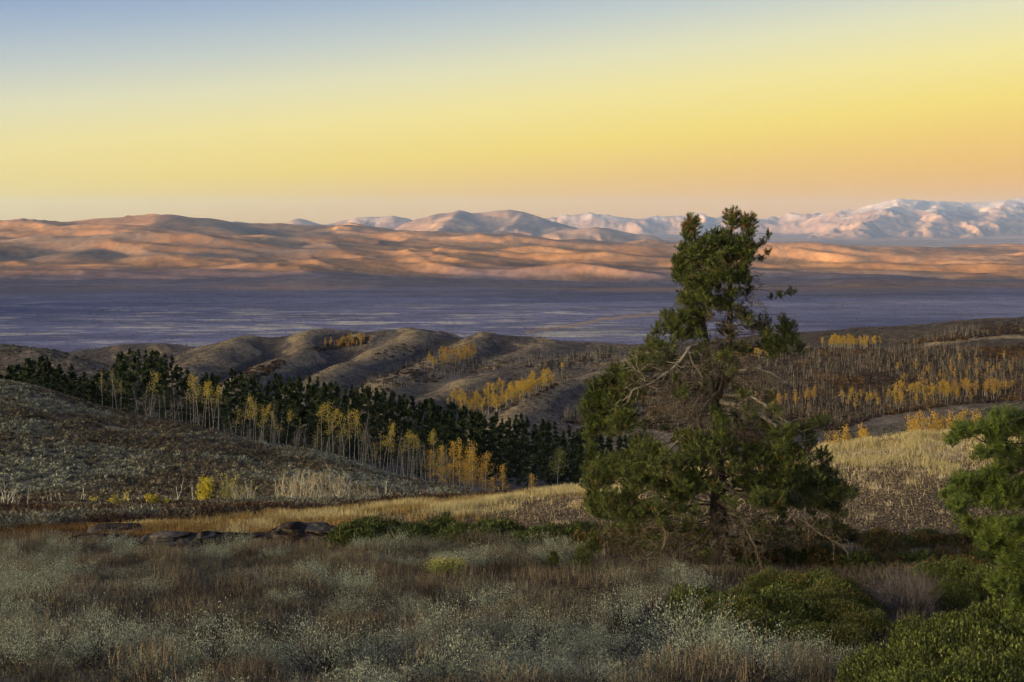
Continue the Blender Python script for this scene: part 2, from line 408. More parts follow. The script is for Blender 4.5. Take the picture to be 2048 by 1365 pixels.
# foothills: dry grass
n3 = fbm(GX / 900, GY / 500, 4, 311)
c_ft = lerp3((.155, .084, .042), (.26, .140, .062), sstep(-.4, .5, n3))
c_ft = lerp3(c_ft, (.10, .08, .07), sstep(.25, .6, fbm(GX / 2400, GY / 800, 4, 312)) * .75)
drn = 1 - sstep(.0, .045, np.abs(fbm(GX / 1100 + .3 * n3, GY / 900, 4, 316)))
c_ft = lerp3(c_ft, (.085, .065, .055), drn * .55)
c_ft = lerp3(c_ft, (.09, .07, .058), sstep(.12, .4, fbm(GX / 130, GY / 260, 4, 317, .7)) * .5)
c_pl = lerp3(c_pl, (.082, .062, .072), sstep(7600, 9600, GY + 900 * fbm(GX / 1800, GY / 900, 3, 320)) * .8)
toe = sstep(-360, -280, GZ + fbm(GX / 800, GY / 300, 4, 315) * 35)
toe = np.maximum(toe, sstep(9000, 11800, GY + 3000 * fbm(GX / 2200, GY / 1300, 4, 319)))
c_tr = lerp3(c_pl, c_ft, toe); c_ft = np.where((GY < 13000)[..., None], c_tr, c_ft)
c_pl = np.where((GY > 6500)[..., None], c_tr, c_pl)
c_mt = lerp3((.16, .10, .066), (.23, .145, .085), sstep(-.4, .5, n3))
slope = np.abs(fbm(GX / 420, GY / 900, 4, 313))
SNOWLINE = np.where(GPX > 1560, 380, np.where((GPX > 1100), 270, np.where((GPX < 860) & (GY > 30000), 210, 1e5))) + 0.0
snow = sstep(-60, 150, GZ - SNOWLINE - fbm(GX / 300, GY / 420, 5, 314, .65) * 420) * sstep(28000, 30000, GY) * .26
c_mt = lerp3(c_mt, (.60, .58, .56), snow)

def rows(a, b):
    i0 = int(np.searchsorted(RR, a)); i1 = int(np.searchsorted(RR, b)); return max(0, i0), min(len(RR) - 1, i1)
def sheet(name, r0, r1, colr, m, cols=None):
    i0, i1 = rows(r0, r1)
    idx = slice(i0, i1 + 1)
    X = GX[idx]; n, k = X.shape
    v = np.stack([X, GY[idx], GZ[idx]], -1).reshape(-1, 3)
    a = np.arange(n * k).reshape(n, k)
    q = np.stack([a[:-1, :-1], a[:-1, 1:], a[1:, 1:], a[1:, :-1]], -1).reshape(-1, 4)
    wrap = np.stack([a[:-1, -1], a[:-1, 0], a[1:, 0], a[1:, -1]], -1).reshape(-1, 4)
    me = mesh_np(name, v, np.concatenate([q, wrap])[:, ::-1], m, tint=colr[idx].reshape(-1, 3), smooth=True)
    return tag(obj(name, me), kind='structure')

M_meadow = ground_mat('soil_and_litter', [9.0, 2.2], .55, .9, .05)
M_hillg = ground_mat('hill_ground', [1.6, .35], .5, .9, .3)
M_mid = ground_mat('sage_hills', [.55, .16], .62, .9, 1.2)
M_plain = ground_mat('valley_plain', [.02, .004], .35, .2, 4, mapping=(.35, 1, 1))
M_foot = ground_mat('dry_grass_hills', [.012, .003], .28, .35, 14)
M_mount = ground_mat('mountain_rock', [.006, .0016], .30, .8, 60)
sheet('ground', 0, 134, c_meadow, M_meadow)
sheet('hillside', 134, 280, c_hill, M_hillg)
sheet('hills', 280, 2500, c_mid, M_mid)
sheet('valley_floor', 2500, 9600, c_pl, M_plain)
sheet('foothills', 9600, 20500, c_ft, M_foot)
sheet('mountains', 20500, 70000, c_mt, M_mount)
# ------------------------------------------------------------------ plant building blocks
def unit(v): return v / np.maximum(np.linalg.norm(v, axis=-1, keepdims=True), 1e-9)
def rdir(n, rng): return unit(rng.normal(size=(n, 3)))
class Geo:
    def __init__(s): s.v = []; s.f = {3: [], 4: []}; s.t = []; s.m = {3: [], 4: []}; s.n = 0
    def add(s, v, f, t, mi=0):
        v = np.asarray(v, float); f = np.asarray(f, int)
        t = np.broadcast_to(np.asarray(t, float), v.shape)
        s.v.append(v); s.f[f.shape[1]].append(f + s.n); s.m[f.shape[1]].append(np.full(len(f), mi)); s.t.append(t); s.n += len(v)
    def cat(s):
        V = np.concatenate(s.v); T = np.concatenate(s.t)
        fs = []; ms = []
        for k in (3, 4):
            if s.f[k]: fs.append(np.concatenate(s.f[k])); ms.append(np.concatenate(s.m[k]))
        return V, fs, T, np.concatenate(ms)
    def mesh(s, name, mats, smooth=False):
        V, fs, T, m = s.cat()
        return mesh_np(name, V, fs, mats, midx=m if isinstance(mats, (list, tuple)) and len(mats) > 1 else None, tint=T, smooth=smooth)

def blades(g, base, d, L, W, col, mi=0, bend=None, rng=RNG, tipcol=None):
    """thin tapering blades, one triangle each (two when bent)"""
    n = len(base); side = unit(np.cross(d, rdir(n, rng)))
    L = np.broadcast_to(L, (n,))[:, None]; W = np.broadcast_to(W, (n,))[:, None]
    a = base - side * W / 2; b = base + side * W / 2; tip = base + d * L
    if bend is not None: tip = tip + bend
    v = np.stack([a, b, tip], 1).reshape(-1, 3)
    c = np.broadcast_to(col, (n, 3)); tc = c if tipcol is None else np.broadcast_to(tipcol, (n, 3))
    t = np.stack([c, c, tc], 1).reshape(-1, 3)
    g.add(v, np.arange(n * 3).reshape(n, 3), t, mi)

def leaves(g, cen, size, col, mi=0, rng=RNG, along=None, asp=.55):
    """small rhombic leaves"""
    n = len(cen); a = rdir(n, rng) if along is None else unit(along + rdir(n, rng) * .45)
    b = unit(np.cross(a, rdir(n, rng))); size = np.broadcast_to(size, (n,))[:, None]
    v = np.stack([cen - a * size / 2, cen + b * size * asp / 2, cen + a * size / 2, cen - b * size * asp / 2], 1).reshape(-1, 3)
    t = np.repeat(np.broadcast_to(col, (n, 3)), 4, 0)
    g.add(v, np.arange(n * 4).reshape(n, 4), t, mi)

def tube(g, pts, rad, sides=5, col=(.1, .08, .06), mi=0, cap=True):
    pts = np.asarray(pts, float); n = len(pts)
    if n < 2: return
    tg = unit(np.gradient(pts, axis=0))
    ref = np.array([.31, .17, .94]) if abs(tg[0][2]) < .8 else np.array([.95, .2, .1])
    u = unit(np.cross(tg, ref)); w_ = np.cross(tg, u)
    an = np.arange(sides) / sides * 2 * math.pi
    rad = np.broadcast_to(rad, (n,))
    v = pts[:, None] + (np.cos(an)[None, :, None] * u[:, None] + np.sin(an)[None, :, None] * w_[:, None]) * rad[:, None, None]
    i = np.arange(n - 1)[:, None] * sides; j = np.arange(sides)[None]; j2 = (j + 1) % sides
    f = np.stack([i + j, i + j2, i + sides + j2, i + sides + j], -1).reshape(-1, 4)
    c = np.asarray(col, float)
    if c.ndim == 2: c = np.repeat(c, sides, 0)
    g.add(v.reshape(-1, 3), f, c, mi)

def bake(T, pos, rz, sc, mul):
    """many copies of template T (from Geo.cat()) as one Geo; mul (n,3) colour factor"""
    V, fs, C, m = T; n = len(pos); k = len(V)
    sc = np.asarray(sc, float); sc = sc[:, None] * np.ones(3) if sc.ndim == 1 else sc
    c, s_ = np.cos(rz), np.sin(rz)
    X = V[None] * sc[:, None]
    out = np.stack([X[..., 0] * c[:, None] - X[..., 1] * s_[:, None], X[..., 0] * s_[:, None] + X[..., 1] * c[:, None], X[..., 2]], -1) + pos[:, None]
    col = C[None] * mul[:, None]
    off = (np.arange(n) * k)
    ff = [(f[None] + off[:, None, None]).reshape(-1, f.shape[1]) for f in fs]
    mm = []; a = 0
    for f in fs: mm.append(np.tile(m[a:a + len(f)], n)); a += len(f)
    return out.reshape(-1, 3), ff, col.reshape(-1, 3), np.concatenate(mm)
def merge(parts):
    V = []; F_ = {3: [], 4: []}; C = []; Mm = {3: [], 4: []}; o = 0
    for v, fs, c, m in parts:
        a = 0
        for f in fs:
            F_[f.shape[1]].append(f + o); Mm[f.shape[1]].append(m[a:a + len(f)]); a += len(f)
        V.append(v); C.append(c); o += len(v)
    fs = [np.concatenate(F_[k]) for k in (3, 4) if F_[k]]; ms = [np.concatenate(Mm[k]) for k in (3, 4) if Mm[k]]
    return np.concatenate(V), fs, np.concatenate(C), np.concatenate(ms)
def mesh_from(name, parts, mats):
    v, fs, c, m = merge(parts)
    return mesh_np(name, v, fs, mats, midx=m if isinstance(mats, (list, tuple)) and len(mats) > 1 else None, tint=c)

YS = np.exp(np.linspace(math.log(18), math.log(9000), 2600))
def hit(px, sy, ymin=0.0):
    """where a line of sight first meets the ground beyond ymin"""
    Y = YS[YS > ymin]
    x = (px - 1024) / F * Y; z = H(x, Y)
    ok = np.nonzero(z >= (HY - sy) / F * Y)[0]
    if not len(ok): return None
    y = Y[ok[0]]; return np.array([(px - 1024) / F * y, y, float(H((px - 1024) / F * y, y))])

M_leaf = tint_mat('leaf_green', .6, .25, .3)
M_dryleaf = tint_mat('dry_foliage', .9, .2, .05)
M_needle = tint_mat('pine_needles', .55, .12, .35)
def bark_mat(name, cols, sc=9, st=(1, 1, .25)):
    m, nt, b = mat(name, .95, .1)
    f = noise(nt, sc, 6, .65, mapping=st)
    c = ramp(nt, f, [(.25, cols[0]), (.5, cols[1]), (.78, cols[2])])
    nt.links.new(c, b.inputs['Base Color']); bump(nt, b, f, .8, .04)
    return m
M_bark = bark_mat('pine_bark', [(.022, .018, .016), (.055, .045, .040), (.12, .105, .095)])
M_dead = bark_mat('bleached_dead_wood', [(.06, .052, .045), (.18, .15, .125), (.36, .32, .27)])
M_deadtwig = bark_mat('grey_dead_twigs', [(.045, .036, .030), (.095, .075, .060), (.20, .165, .135)])
M_white = bark_mat('white_aspen_bark', [(.16, .15, .13), (.50, .47, .42), (.66, .63, .57)], 5, (1, 1, 2.5))
M_conifer = tint_mat('conifer_needles', .7, .05, .15)
M_rock = ground_mat('dark_ledge_rock', [5.0, 1.4], .6, 1.0, .12, mapping=(1, 1, 3.2))
# ------------------------------------------------------------------ the big pine
def resample(pts, step):
    pts = np.asarray(pts, float); d = np.concatenate([[0], np.cumsum(np.linalg.norm(np.diff(pts, axis=0), axis=1))])
    n = max(2, int(d[-1] / step) + 1); t = np.linspace(0, d[-1], n)
    return np.stack([np.interp(t, d, pts[:, i]) for i in range(3)], 1)

def grow(stems, att, step=.13, kill=.2, iters=120, rng=RNG, jit=.35, sag=.0):
    """let branches grow from the stems towards every point in att"""
    nodes = []; par = []
    for st, parent in stems:
        for i, p in enumerate(st):
            nodes.append(p); par.append(parent if i == 0 else len(nodes) - 2)
    nodes = list(map(np.asarray, nodes)); ns = len(nodes)
    A = att.copy(); near = np.zeros(len(A), int); nd = np.full(len(A), 1e9); alive = np.ones(len(A), bool)
    def upd(i0):
        Nn = np.array(nodes[i0:])
        for c in range(0, len(Nn), 400):
            blk = Nn[c:c + 400]
            D = np.linalg.norm(A[:, None] - blk[None], axis=2); k = D.argmin(1); dm = D[np.arange(len(A)), k]
            m = dm < nd; nd[m] = dm[m]; near[m] = k[m] + i0 + c
    upd(0); dirs = {}
    end = {}
    for it in range(iters):
        m = nd < kill
        for i in np.nonzero(m & alive)[0]: end[i] = near[i]
        alive &= ~m
        if not alive.any(): break
        idx = np.nonzero(alive)[0]
        own = near[idx]; dv = unit(A[idx] - np.array([nodes[k] for k in own]))
        uq, inv = np.unique(own, return_inverse=True)
        acc = np.zeros((len(uq), 3)); np.add.at(acc, inv, dv)
        i0 = len(nodes)
        for k, u in enumerate(uq):
            d = acc[k] / (np.linalg.norm(acc[k]) + 1e-9) + rng.normal(size=3) * jit
            if u >= ns and u in dirs: d = d + dirs[u] * .6
            d[2] -= sag
            d = d / np.linalg.norm(d); nodes.append(nodes[u] + d * step); par.append(int(u)); dirs[len(nodes) - 1] = d
        upd(i0)
        if len(nodes) > 90000: break
    for i in range(len(A)):
        if i not in end: end[i] = near[i]
    return np.array(nodes), np.array(par), ns, end

def pine(stems, stem_r, blobs, dead, base_loc, rng, tuft_px=62, needle=.098, nn=32, ppm=1.0, dead_px=190, leafr=.005, tones=((.026, .038, .010), (.125, .145, .026))):
    """returns trunk, branch, twig, needle geometry in the tree's own space"""
    A = []; live = []; outd = []; warm = []
    for (c, r, n, w) in blobs:
        p = rdir(n, rng) * (rng.random((n, 1)) ** .45); A.append(c + p * r); live += [1] * n
        outd.append(p * np.array([1, 1, .6]) + np.array([0, 0, .75])); warm += [w] * n
    for (c, r, n) in dead:
        p = rdir(n, rng) * (rng.random((n, 1)) ** .4); A.append(c + p * r); live += [0] * n
        outd.append(p); warm += [0] * n
    A = np.concatenate(A); outd = unit(np.concatenate(outd)); live = np.array(live); warm = np.array(warm)
    nodes, par, ns, end = grow(stems, A, rng=rng, step=.13 * ppm, kill=.19 * ppm, jit=.30)
    n = len(nodes)
    isl = np.zeros(n, bool); w = np.zeros(n); cnt = np.zeros(n)
    for i, k in end.items():
        if live[i]: isl[k] = True
    kids = [[] for _ in range(n)]
    for i in range(n):
        if par[i] >= 0: kids[par[i]].append(i)
    order = list(range(n - 1, -1, -1))
    for i in order:
        if not kids[i]: w[i] += leafr ** 2.3
        if par[i] >= 0:
            w[par[i]] += w[i]
            if i >= ns or True: isl[par[i]] |= isl[i]
    rad = w ** (1 / 2.3)
    rad = np.minimum(rad, .10 * ppm)
    gt, gb, gd, gn = Geo(), Geo(), Geo(), Geo()
    # stems
    k = 0
    for (st, _), r in zip(stems, stem_r):
        m = len(st); rr = np.interp(np.linspace(0, 1, m), np.linspace(0, 1, len(r)), r)
        pts = resample(st, .08); rr = np.interp(np.linspace(0, 1, len(pts)), np.linspace(0, 1, m), rr)
        pts = pts + rng.normal(size=pts.shape) * .006; rr = rr * (1 + rng.normal(size=len(rr)) * .04)
        tube(gt, pts - base_loc, rr, 12)
        rad[k:k + m] = np.minimum(np.interp(np.linspace(0, 1, m), np.linspace(0, 1, len(r)), r) * .8, .12); k += m
    # chains
    done = np.zeros(n, bool)
    big = sorted(range(ns, n), key=lambda i: i)
    for i in big:
        if done[i]: continue
        ch = [par[i], i]; done[i] = True; cur = i
        while kids[cur]:
            nx = max(kids[cur], key=lambda q: w[q]); 
            if done[nx]: break
            ch.append(nx); done[nx] = True; cur = nx
        pts = nodes[ch]; r = rad[ch].copy(); r[0] = min(r[0], r[1] * 1.2)
        lv = isl[ch[1]]
        if len(pts) >= 4:
            pts = np.concatenate([pts[:1], (pts[:-2] + 2 * pts[1:-1] + pts[2:]) / 4, pts[-1:]])
        tube(gb if lv else gd, pts - base_loc, r, 5 if r[1] > .02 else 4 if r[1] > .012 else 3)
    # dead twiglets
    dn = np.nonzero(~isl & (np.arange(n) >= ns))[0]
    if len(dn):
        reps = 5; b = np.repeat(nodes[dn], reps, 0) - base_loc
        d = unit(rdir(len(b), rng) + np.array([0, 0, -.1]))
        blades(gd, b, d, rng.uniform(.08, .34, len(b)) * ppm, .014 * ppm, (.1, .1, .1), rng=rng)
    # tufts
    li = np.nonzero(live)[0]
    ax = outd[li]; cen = A[li] - base_loc
    t0 = np.array(tones[0]); t1 = np.array(tones[1]); k = rng.random((len(li), 1)) ** 1.4
    col = t0 * (1 - k) + t1 * k
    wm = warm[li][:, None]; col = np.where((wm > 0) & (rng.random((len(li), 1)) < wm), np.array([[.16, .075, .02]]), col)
    q = np.repeat(np.arange(len(li)), nn)
    d = unit(ax[q] * rng.uniform(.15, 1.3, (len(q), 1)) + rdir(len(q), rng))
    along = rng.uniform(-.55, .6, (len(q), 1)) * needle * 1.3
    blades(gn, cen[q] + ax[q] * along, d, rng.uniform(.7, 1.15, len(q)) * needle, needle * .16, col[q] * rng.uniform(.75, 1.25, (len(q), 1)), rng=rng)
    # the little shoots inside each tuft
    blades(gb, cen - ax * needle * 1.6, ax, needle * 2.2, .012 * ppm, (.1, .1, .1), rng=rng)
    return gt, gb, gd, gn

def make_pine_object(name, base, parts, label, extra=None, group=None, dead_ok=True):
    gt, gb, gd, gn = parts
    r = empty(name, base); tag(r, label, 'tree', group)
    if gt.n: obj('trunk', gt.mesh('trunk', M_bark, True), r)
    if gb.n: obj('branches', gb.mesh('branches', M_bark), r)
    if gd.n and dead_ok: obj('dead_twigs', gd.mesh('dead_twigs', M_deadtwig), r)
    if gn.n: obj('crown', gn.mesh('crown', M_needle), r)
    return r

rng = np.random.default_rng(5)
YP = 47.0; pm = YP / F
base = np.array([(1437 - 1024) / F * YP, YP, 0]); base[2] = float(H(base[0], base[1])) - .05
def PP(px, py, dy=0.0): return np.array([(px - 1024) * pm, YP + dy, (HY - py) * pm])
tr = [PP(1440, 1152), PP(1440, 1110), PP(1437, 1040, .05), PP(1436, 960), PP(1434, 880, -.1), PP(1434, 815), PP(1442, 765, .05), PP(1456, 720), PP(1459, 660, .1), PP(1462, 600), PP(1458, 540, .05), PP(1461, 480), PP(1464, 425)]
tr[0][2] = base[2] - .25
ls = [PP(1433, 840, .0), PP(1424, 790, -.15), PP(1414, 740, -.25), PP(1412, 690, -.3), PP(1404, 650, -.3), PP(1403, 590, -.25), PP(1394, 530, -.2), PP(1386, 440, -.15)]
main = resample(tr, .15); second = resample(ls, .15)
BL = [(1464,438,18,24),(1497,448,18,26),(1432,478,24,24),(1386,452,16,26),(1372,470,9,14),(1398,500,32,28),(1458,492,34,32),(1490,500,22,28),(1366,548,22,24),(1402,560,36,28),(1445,548,30,26),(1478,548,20,22),(1380,596,26,14),(1360,520,14,14),(1354,532,12,14),(1420,520,26,24),
 (1537,470,7,11),(1526,484,9,7),(1512,492,10,6),(1537,506,8,7),(1524,516,10,6),(1500,470,10,14),
 (1356,640,26,20),(1396,628,30,22),(1343,655,16,12),(1392,662,26,18),(1436,606,16,18),(1362,672,22,12),(1412,596,22,16),
 (1582,584,10,8),(1564,590,12,6),(1545,596,8,5),(1574,656,22,18),(1548,690,28,18),(1600,698,16,9),(1564,636,10,9),(1585,680,18,12),(1535,666,14,14),
 (1300,688,12,18),(1279,712,20,16),(1312,716,14,12),
 (1203,768,34,15),(1252,748,34,20),(1186,800,26,22),(1236,796,42,28),(1198,842,34,26),(1244,846,34,24),(1180,868,16,14),
 (1290,898,34,20),(1240,930,46,28),(1198,958,34,26),(1282,958,48,34),(1188,1008,22,24),(1240,1016,48,28),(1300,1022,42,24),(1180,936,18,16),
 (1384,878,42,22),(1444,858,20,32),(1404,908,52,26),(1340,928,42,28),(1452,896,28,22),(1350,976,42,28),(1392,956,30,24),
 (1532,850,20,15),(1564,868,32,20),(1642,842,22,12),(1606,858,24,14),(1520,908,42,30),(1582,918,46,30),(1562,958,52,30),(1500,958,34,26),(1622,960,52,26),(1682,985,36,20),(1602,998,52,22),(1652,1010,34,15),(1532,998,42,22)]
OUT_Y = [412, 440, 470, 520, 560, 600, 625, 680, 720, 760, 830, 880, 940, 1000, 1050, 1090, 1130]
OUT_L = [1384, 1374, 1364, 1350, 1348, 1354, 1332, 1290, 1262, 1178, 1166, 1174, 1170, 1176, 1200, 1195, 1240]
OUT_R = [1490, 1508, 1510, 1502, 1496, 1510, 1540, 1585, 1580, 1530, 1560, 1650, 1665, 1715, 1690, 1640, 1590]
def halfw(py): return np.interp(py, [410, 450, 560, 620, 680, 760, 880, 1000, 1080], [35, 75, 95, 110, 150, 200, 245, 260, 200])
blobs = []
for (px, py, rx, ry) in BL:
    n = max(6, int(math.pi * rx * ry / 20))
    cx = px - 1440; R = halfw(py)
    dep = math.sqrt(max(R * R - cx * cx, 0)) * pm
    top = .35 if py < 560 else 0
    reps = 1 if rx * ry < 160 else 2
    for q in range(reps):
        dy = 0 if dep < .4 else rng.uniform(-.75, .75) * dep
        if reps == 2: dy = (rng.uniform(-.8, -.15) if q == 0 else rng.uniform(.1, .8)) * dep
        s = YP / (YP + dy) 
        c = np.array([(px - 1024) * pm / s, YP + dy, (HY - py) * pm / s])
        r_ = np.array([rx, max(rx, ry) * .9, ry]) * pm
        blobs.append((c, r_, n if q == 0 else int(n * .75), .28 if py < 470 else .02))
DL = [(1330,735,60,30),(1385,760,50,45),(1290,775,50,32),(1345,820,60,34),(1425,735,34,45),(1500,735,34,34),(1482,655,34,44),(1505,612,30,22),(1425,690,30,34),(1500,800,44,34),(1562,832,44,32),(1500,860,44,34),(1400,835,34,34),(1525,760,40,20),
 (1250,1078,60,34),(1330,1080,70,44),(1400,1055,50,44),(1480,1045,54,44),(1550,1072,64,34),(1622,1052,46,16),(1350,1118,54,18),(1450,1098,54,26),(1240,1110,30,20),(1520,560,14,16),(1335,626,14,10)]
dead = []
for i in range(680):
    py = rng.uniform(418, 1120); L, R_ = np.interp(py, OUT_Y, OUT_L), np.interp(py, OUT_Y, OUT_R)
    px = rng.uniform(L, R_); e = min(px - L, R_ - px) / (R_ - L)
    if py < 475:
        if py < np.interp(px, [1366, 1374, 1382, 1394, 1410, 1431, 1446, 1455, 1465, 1478, 1498, 1508, 1514], [462, 442, 430, 436, 452, 486, 450, 424, 418, 434, 432, 448, 475]) or rng.random() < .45: continue
    pl = .85 if py < 590 else .45 if py < 720 else (.95 if px < 1275 else .22) if py < 850 else .9 if py < 1055 else .14
    if 590 < py < 760 and px > 1500: pl = .3
    rr = rng.uniform(8, 13) if py < 600 else rng.uniform(11, 21); cx = px - 1440; W = halfw(py); dep = math.sqrt(max(W * W - cx * cx, 0)) * pm
    dy = rng.uniform(-.85, .7) * dep; s = YP / (YP + dy); c = np.array([(px - 1024) * pm / s, YP + dy, (HY - py) * pm / s])
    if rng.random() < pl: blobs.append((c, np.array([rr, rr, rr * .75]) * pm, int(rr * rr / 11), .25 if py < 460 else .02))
    else: dead.append((c, np.array([rr, rr, rr * .8]) * pm, int(rr * rr / 10)))
for (px, py, rx, ry) in DL:
    n = max(5, int(math.pi * rx * ry / 22)); R = halfw(py); cx = px - 1440
    dep = math.sqrt(max(R * R - cx * cx, 0)) * pm
    for q in range(2):
        dy = rng.uniform(-.8, .6) * dep; s = YP / (YP + dy)
        dead.append((np.array([(px - 1024) * pm / s, YP + dy, (HY - py) * pm / s]), np.array([rx, rx * .9, ry]) * pm, n // 2))
parts = pine([(main, -1), (second, int(len(main) * .42))], [[.38, .32, .27, .23, .19, .16, .13, .105, .09, .07, .045, .02], [.15, .12, .10, .08, .065, .045, .02]], blobs, dead, base, rng)
PT = make_pine_object('pine_tree', base, parts, 'tall ragged pine with two stems, dead lower limbs and a dense dark green top')
# bleached dead limbs
for li_, (pl, r) in enumerate([([(1440,800,-.3),(1470,806,-.7),(1505,816,-1.1),(1535,836,-1.5),(1560,852,-1.8),(1590,885,-2.0),(1600,905,-2.0)], .10),
              ([(1445,790,-.3),(1480,782,-.8),(1510,796,-1.2),(1545,826,-1.5),(1580,850,-1.7)], .06),
              ([(1436,880,-.3),(1390,862,-1.0),(1350,860,-1.6),(1318,882,-2.0),(1290,903,-2.3)], .085),
              ([(1412,690,-.3),(1394,684,-.6),(1366,690,-1.0),(1348,712,-1.3),(1322,735,-1.6),(1290,745,-1.9)], .07),
              ([(1366,690,-1.0),(1378,716,-1.2),(1392,740,-1.4),(1390,760,-1.5)], .035),
              ([(1414,742,-.3),(1380,745,-.8),(1330,742,-1.3),(1290,765,-1.7),(1262,775,-1.9),(1250,800,-2.0)], .065),
              ([(1290,745,-1.9),(1262,728,-2.1),(1245,708,-2.2),(1240,700,-2.2)], .03),
              ([(1448,745,-.2),(1500,732,-.9),(1530,742,-1.2),(1556,756,-1.4)], .045),
              ([(1436,1000,-.3),(1470,1020,-1.2),(1490,1060,-1.7),(1500,1100,-1.9),(1512,1130,-2.0)], .085),
              ([(1436,960,-.3),(1480,985,-1.2),(1510,1030,-1.8),(1520,1050,-2.0)], .06),
              ([(1580,1015,-1.8),(1610,1038,-2.0),(1640,1052,-2.1),(1670,1062,-2.2)], .045),
              ([(1310,1085,-1.9),(1318,1040,-2.0),(1302,990,-2.1),(1298,950,-2.1)], .04),
              ([(1436,1040,-.3),(1390,1060,-1.3),(1340,1075,-1.9),(1290,1070,-2.2),(1250,1095,-2.3)], .06),
              ([(1434,780,-.3),(1404,800,-.9),(1385,830,-1.2),(1400,860,-1.4)], .05),
              ([(1434,800,-.2),(1440,750,-.7),(1420,710,-.9),(1404,700,-1.0)], .04)]):
    p = resample([PP(*q) for q in pl], .10); p = p + np.cumsum(rng.normal(size=p.shape) * .012, axis=0)
    g = Geo(); n = len(p); tube(g, p - base, r * np.linspace(1, .28, n) * (1 + rng.normal(size=n) * .06), 8)
    for q in range(5 + n // 3):                     # crooked side twigs
        i = rng.integers(n // 4, n); L = rng.integers(5, 13); d = unit(rng.normal(size=3)); t = [p[i] - base]
        for _ in range(L):
            d = unit(d + rng.normal(size=3) * .35); t.append(t[-1] + d * .085)
        tube(g, t, np.linspace(.017, .005, len(t)), 4)
    obj('dead_limb', g.mesh('dead_limb', M_dead if li_ < 8 else M_deadtwig, True), PT)

# the pine whose boughs reach in at the right edge
YR = 27.0
def QP(px, py, dy=0.0): s = (YR + dy) / F; return np.array([(px - 1024) * s, YR + dy, (HY - py) * s])
rb = QP(2190, 1250); rb[2] = float(H(rb[0], rb[1])) - .05
st = resample([rb, QP(2185, 1050), QP(2172, 900), QP(2180, 780), QP(2176, 690)], .12)
BR = [(2010,830,34,16),(1985,856,40,18),(1935,862,34,18),(1905,880,18,14),(2040,850,30,34),(2000,900,44,22),(1960,905,30,14),(2045,910,30,30),(2090,850,40,50),
 (1930,958,34,14),(1900,990,22,14),(1975,965,36,22),(2020,975,44,24),(1990,1005,50,16),(1940,1000,40,14),(2060,990,40,40),(2100,950,40,60),
 (1930,1040,28,14),(1960,1062,40,16),(2010,1050,44,22),(2000,1085,50,18),(2050,1070,40,34),(2030,1130,44,24),(2005,1170,34,22),(2050,1190,36,34),(2090,1100,40,60),(2035,1230,30,20)]
bl = []
for (px, py, rx, ry) in BR:
    dy = rng.uniform(-1.0, 1.0); s = (YR + dy) / F
    c = QP(px, py, dy); bl.append((c, np.array([rx, rx * .8, ry]) * s, max(6, int(math.pi * rx * ry / 30)), 0))
for i in range(80):
    py = rng.uniform(815, 1260); L = np.interp(py, [810, 850, 880, 920, 960, 1000, 1040, 1080, 1130, 1200, 1260], [2000, 1915, 1905, 1950, 1905, 1900, 1925, 1965, 2005, 2015, 2035]); px = rng.uniform(L, 2130)
    dy = rng.uniform(-1.2, 1.2); s = (YR + dy) / F; rr = rng.uniform(14, 26)
    bl.append((QP(px, py, dy), np.array([rr, rr, rr * .7]) * s, int(rr * rr / 11), 0))
for i in range(170):                                 # the rest of its crown, outside the picture
    py = rng.uniform(690, 1200); R_ = np.interp(py, [690, 800, 1000, 1200], [30, 110, 170, 150]); px = 2180 + rng.uniform(-.35, 1) * R_
    dy = rng.uniform(-1, 1) * R_ * YR / F; s = (YR + dy) / F; rr = rng.uniform(16, 28)
    bl.append((QP(px, py, dy), np.array([rr, rr, rr * .7]) * s, int(rr * rr / 13), 0))
dd = [(QP(2060, 940), np.array([.5, .5, .4]), 20), (QP(2060, 1060), np.array([.5, .5, .3]), 20), (QP(2040, 1110), np.array([.4, .4, .3]), 14)]
make_pine_object('pine_tree', rb, pine([(st, -1)], [[.2, .18, .15, .12, .08, .03]], bl, dd, rb, rng, needle=.082, ppm=.8, nn=32, tones=((.045, .070, .012), (.12, .15, .022))),
    'bushy green pine reaching in at the right edge beside the leafy bushes', dead_ok=False)

# young pines at the foot of the big one
for px, py, h, lab in [(1182, 1140, 1.1, 'small young pine beside the dead twigs left of the big pine'), (1108, 1142, .5, 'knee high pine seedling standing apart in brown brush'), (1160, 1150, .75, 'small young pine, the lower of the pair left of the big pine'), (1640, 1125, .9, 'small dark young pine under the right boughs of the big pine')]:
    p = hit(px, py); b = p.copy(); s = p[1] / F
    st = resample([b, b + np.array([.03, 0, h * .5]), b + np.array([0, .02, h])], .08)
    bl = []
    for i in range(9):
        t = i / 8; a = rng.uniform(0, 6.28); R = (1 - t) * h * .42 + .06
        bl.append((b + np.array([math.cos(a) * R * .7, math.sin(a) * R * .7, h * (.15 + .85 * t)]), np.array([R * .75, R * .75, h * .15]), 26, 0))
    make_pine_object('pine_sapling', b, pine([(st, -1)], [[.03, .02, .008]], bl, [], b, rng, ppm=.6, needle=.075), lab, group='young pines round the big pine', dead_ok=False)
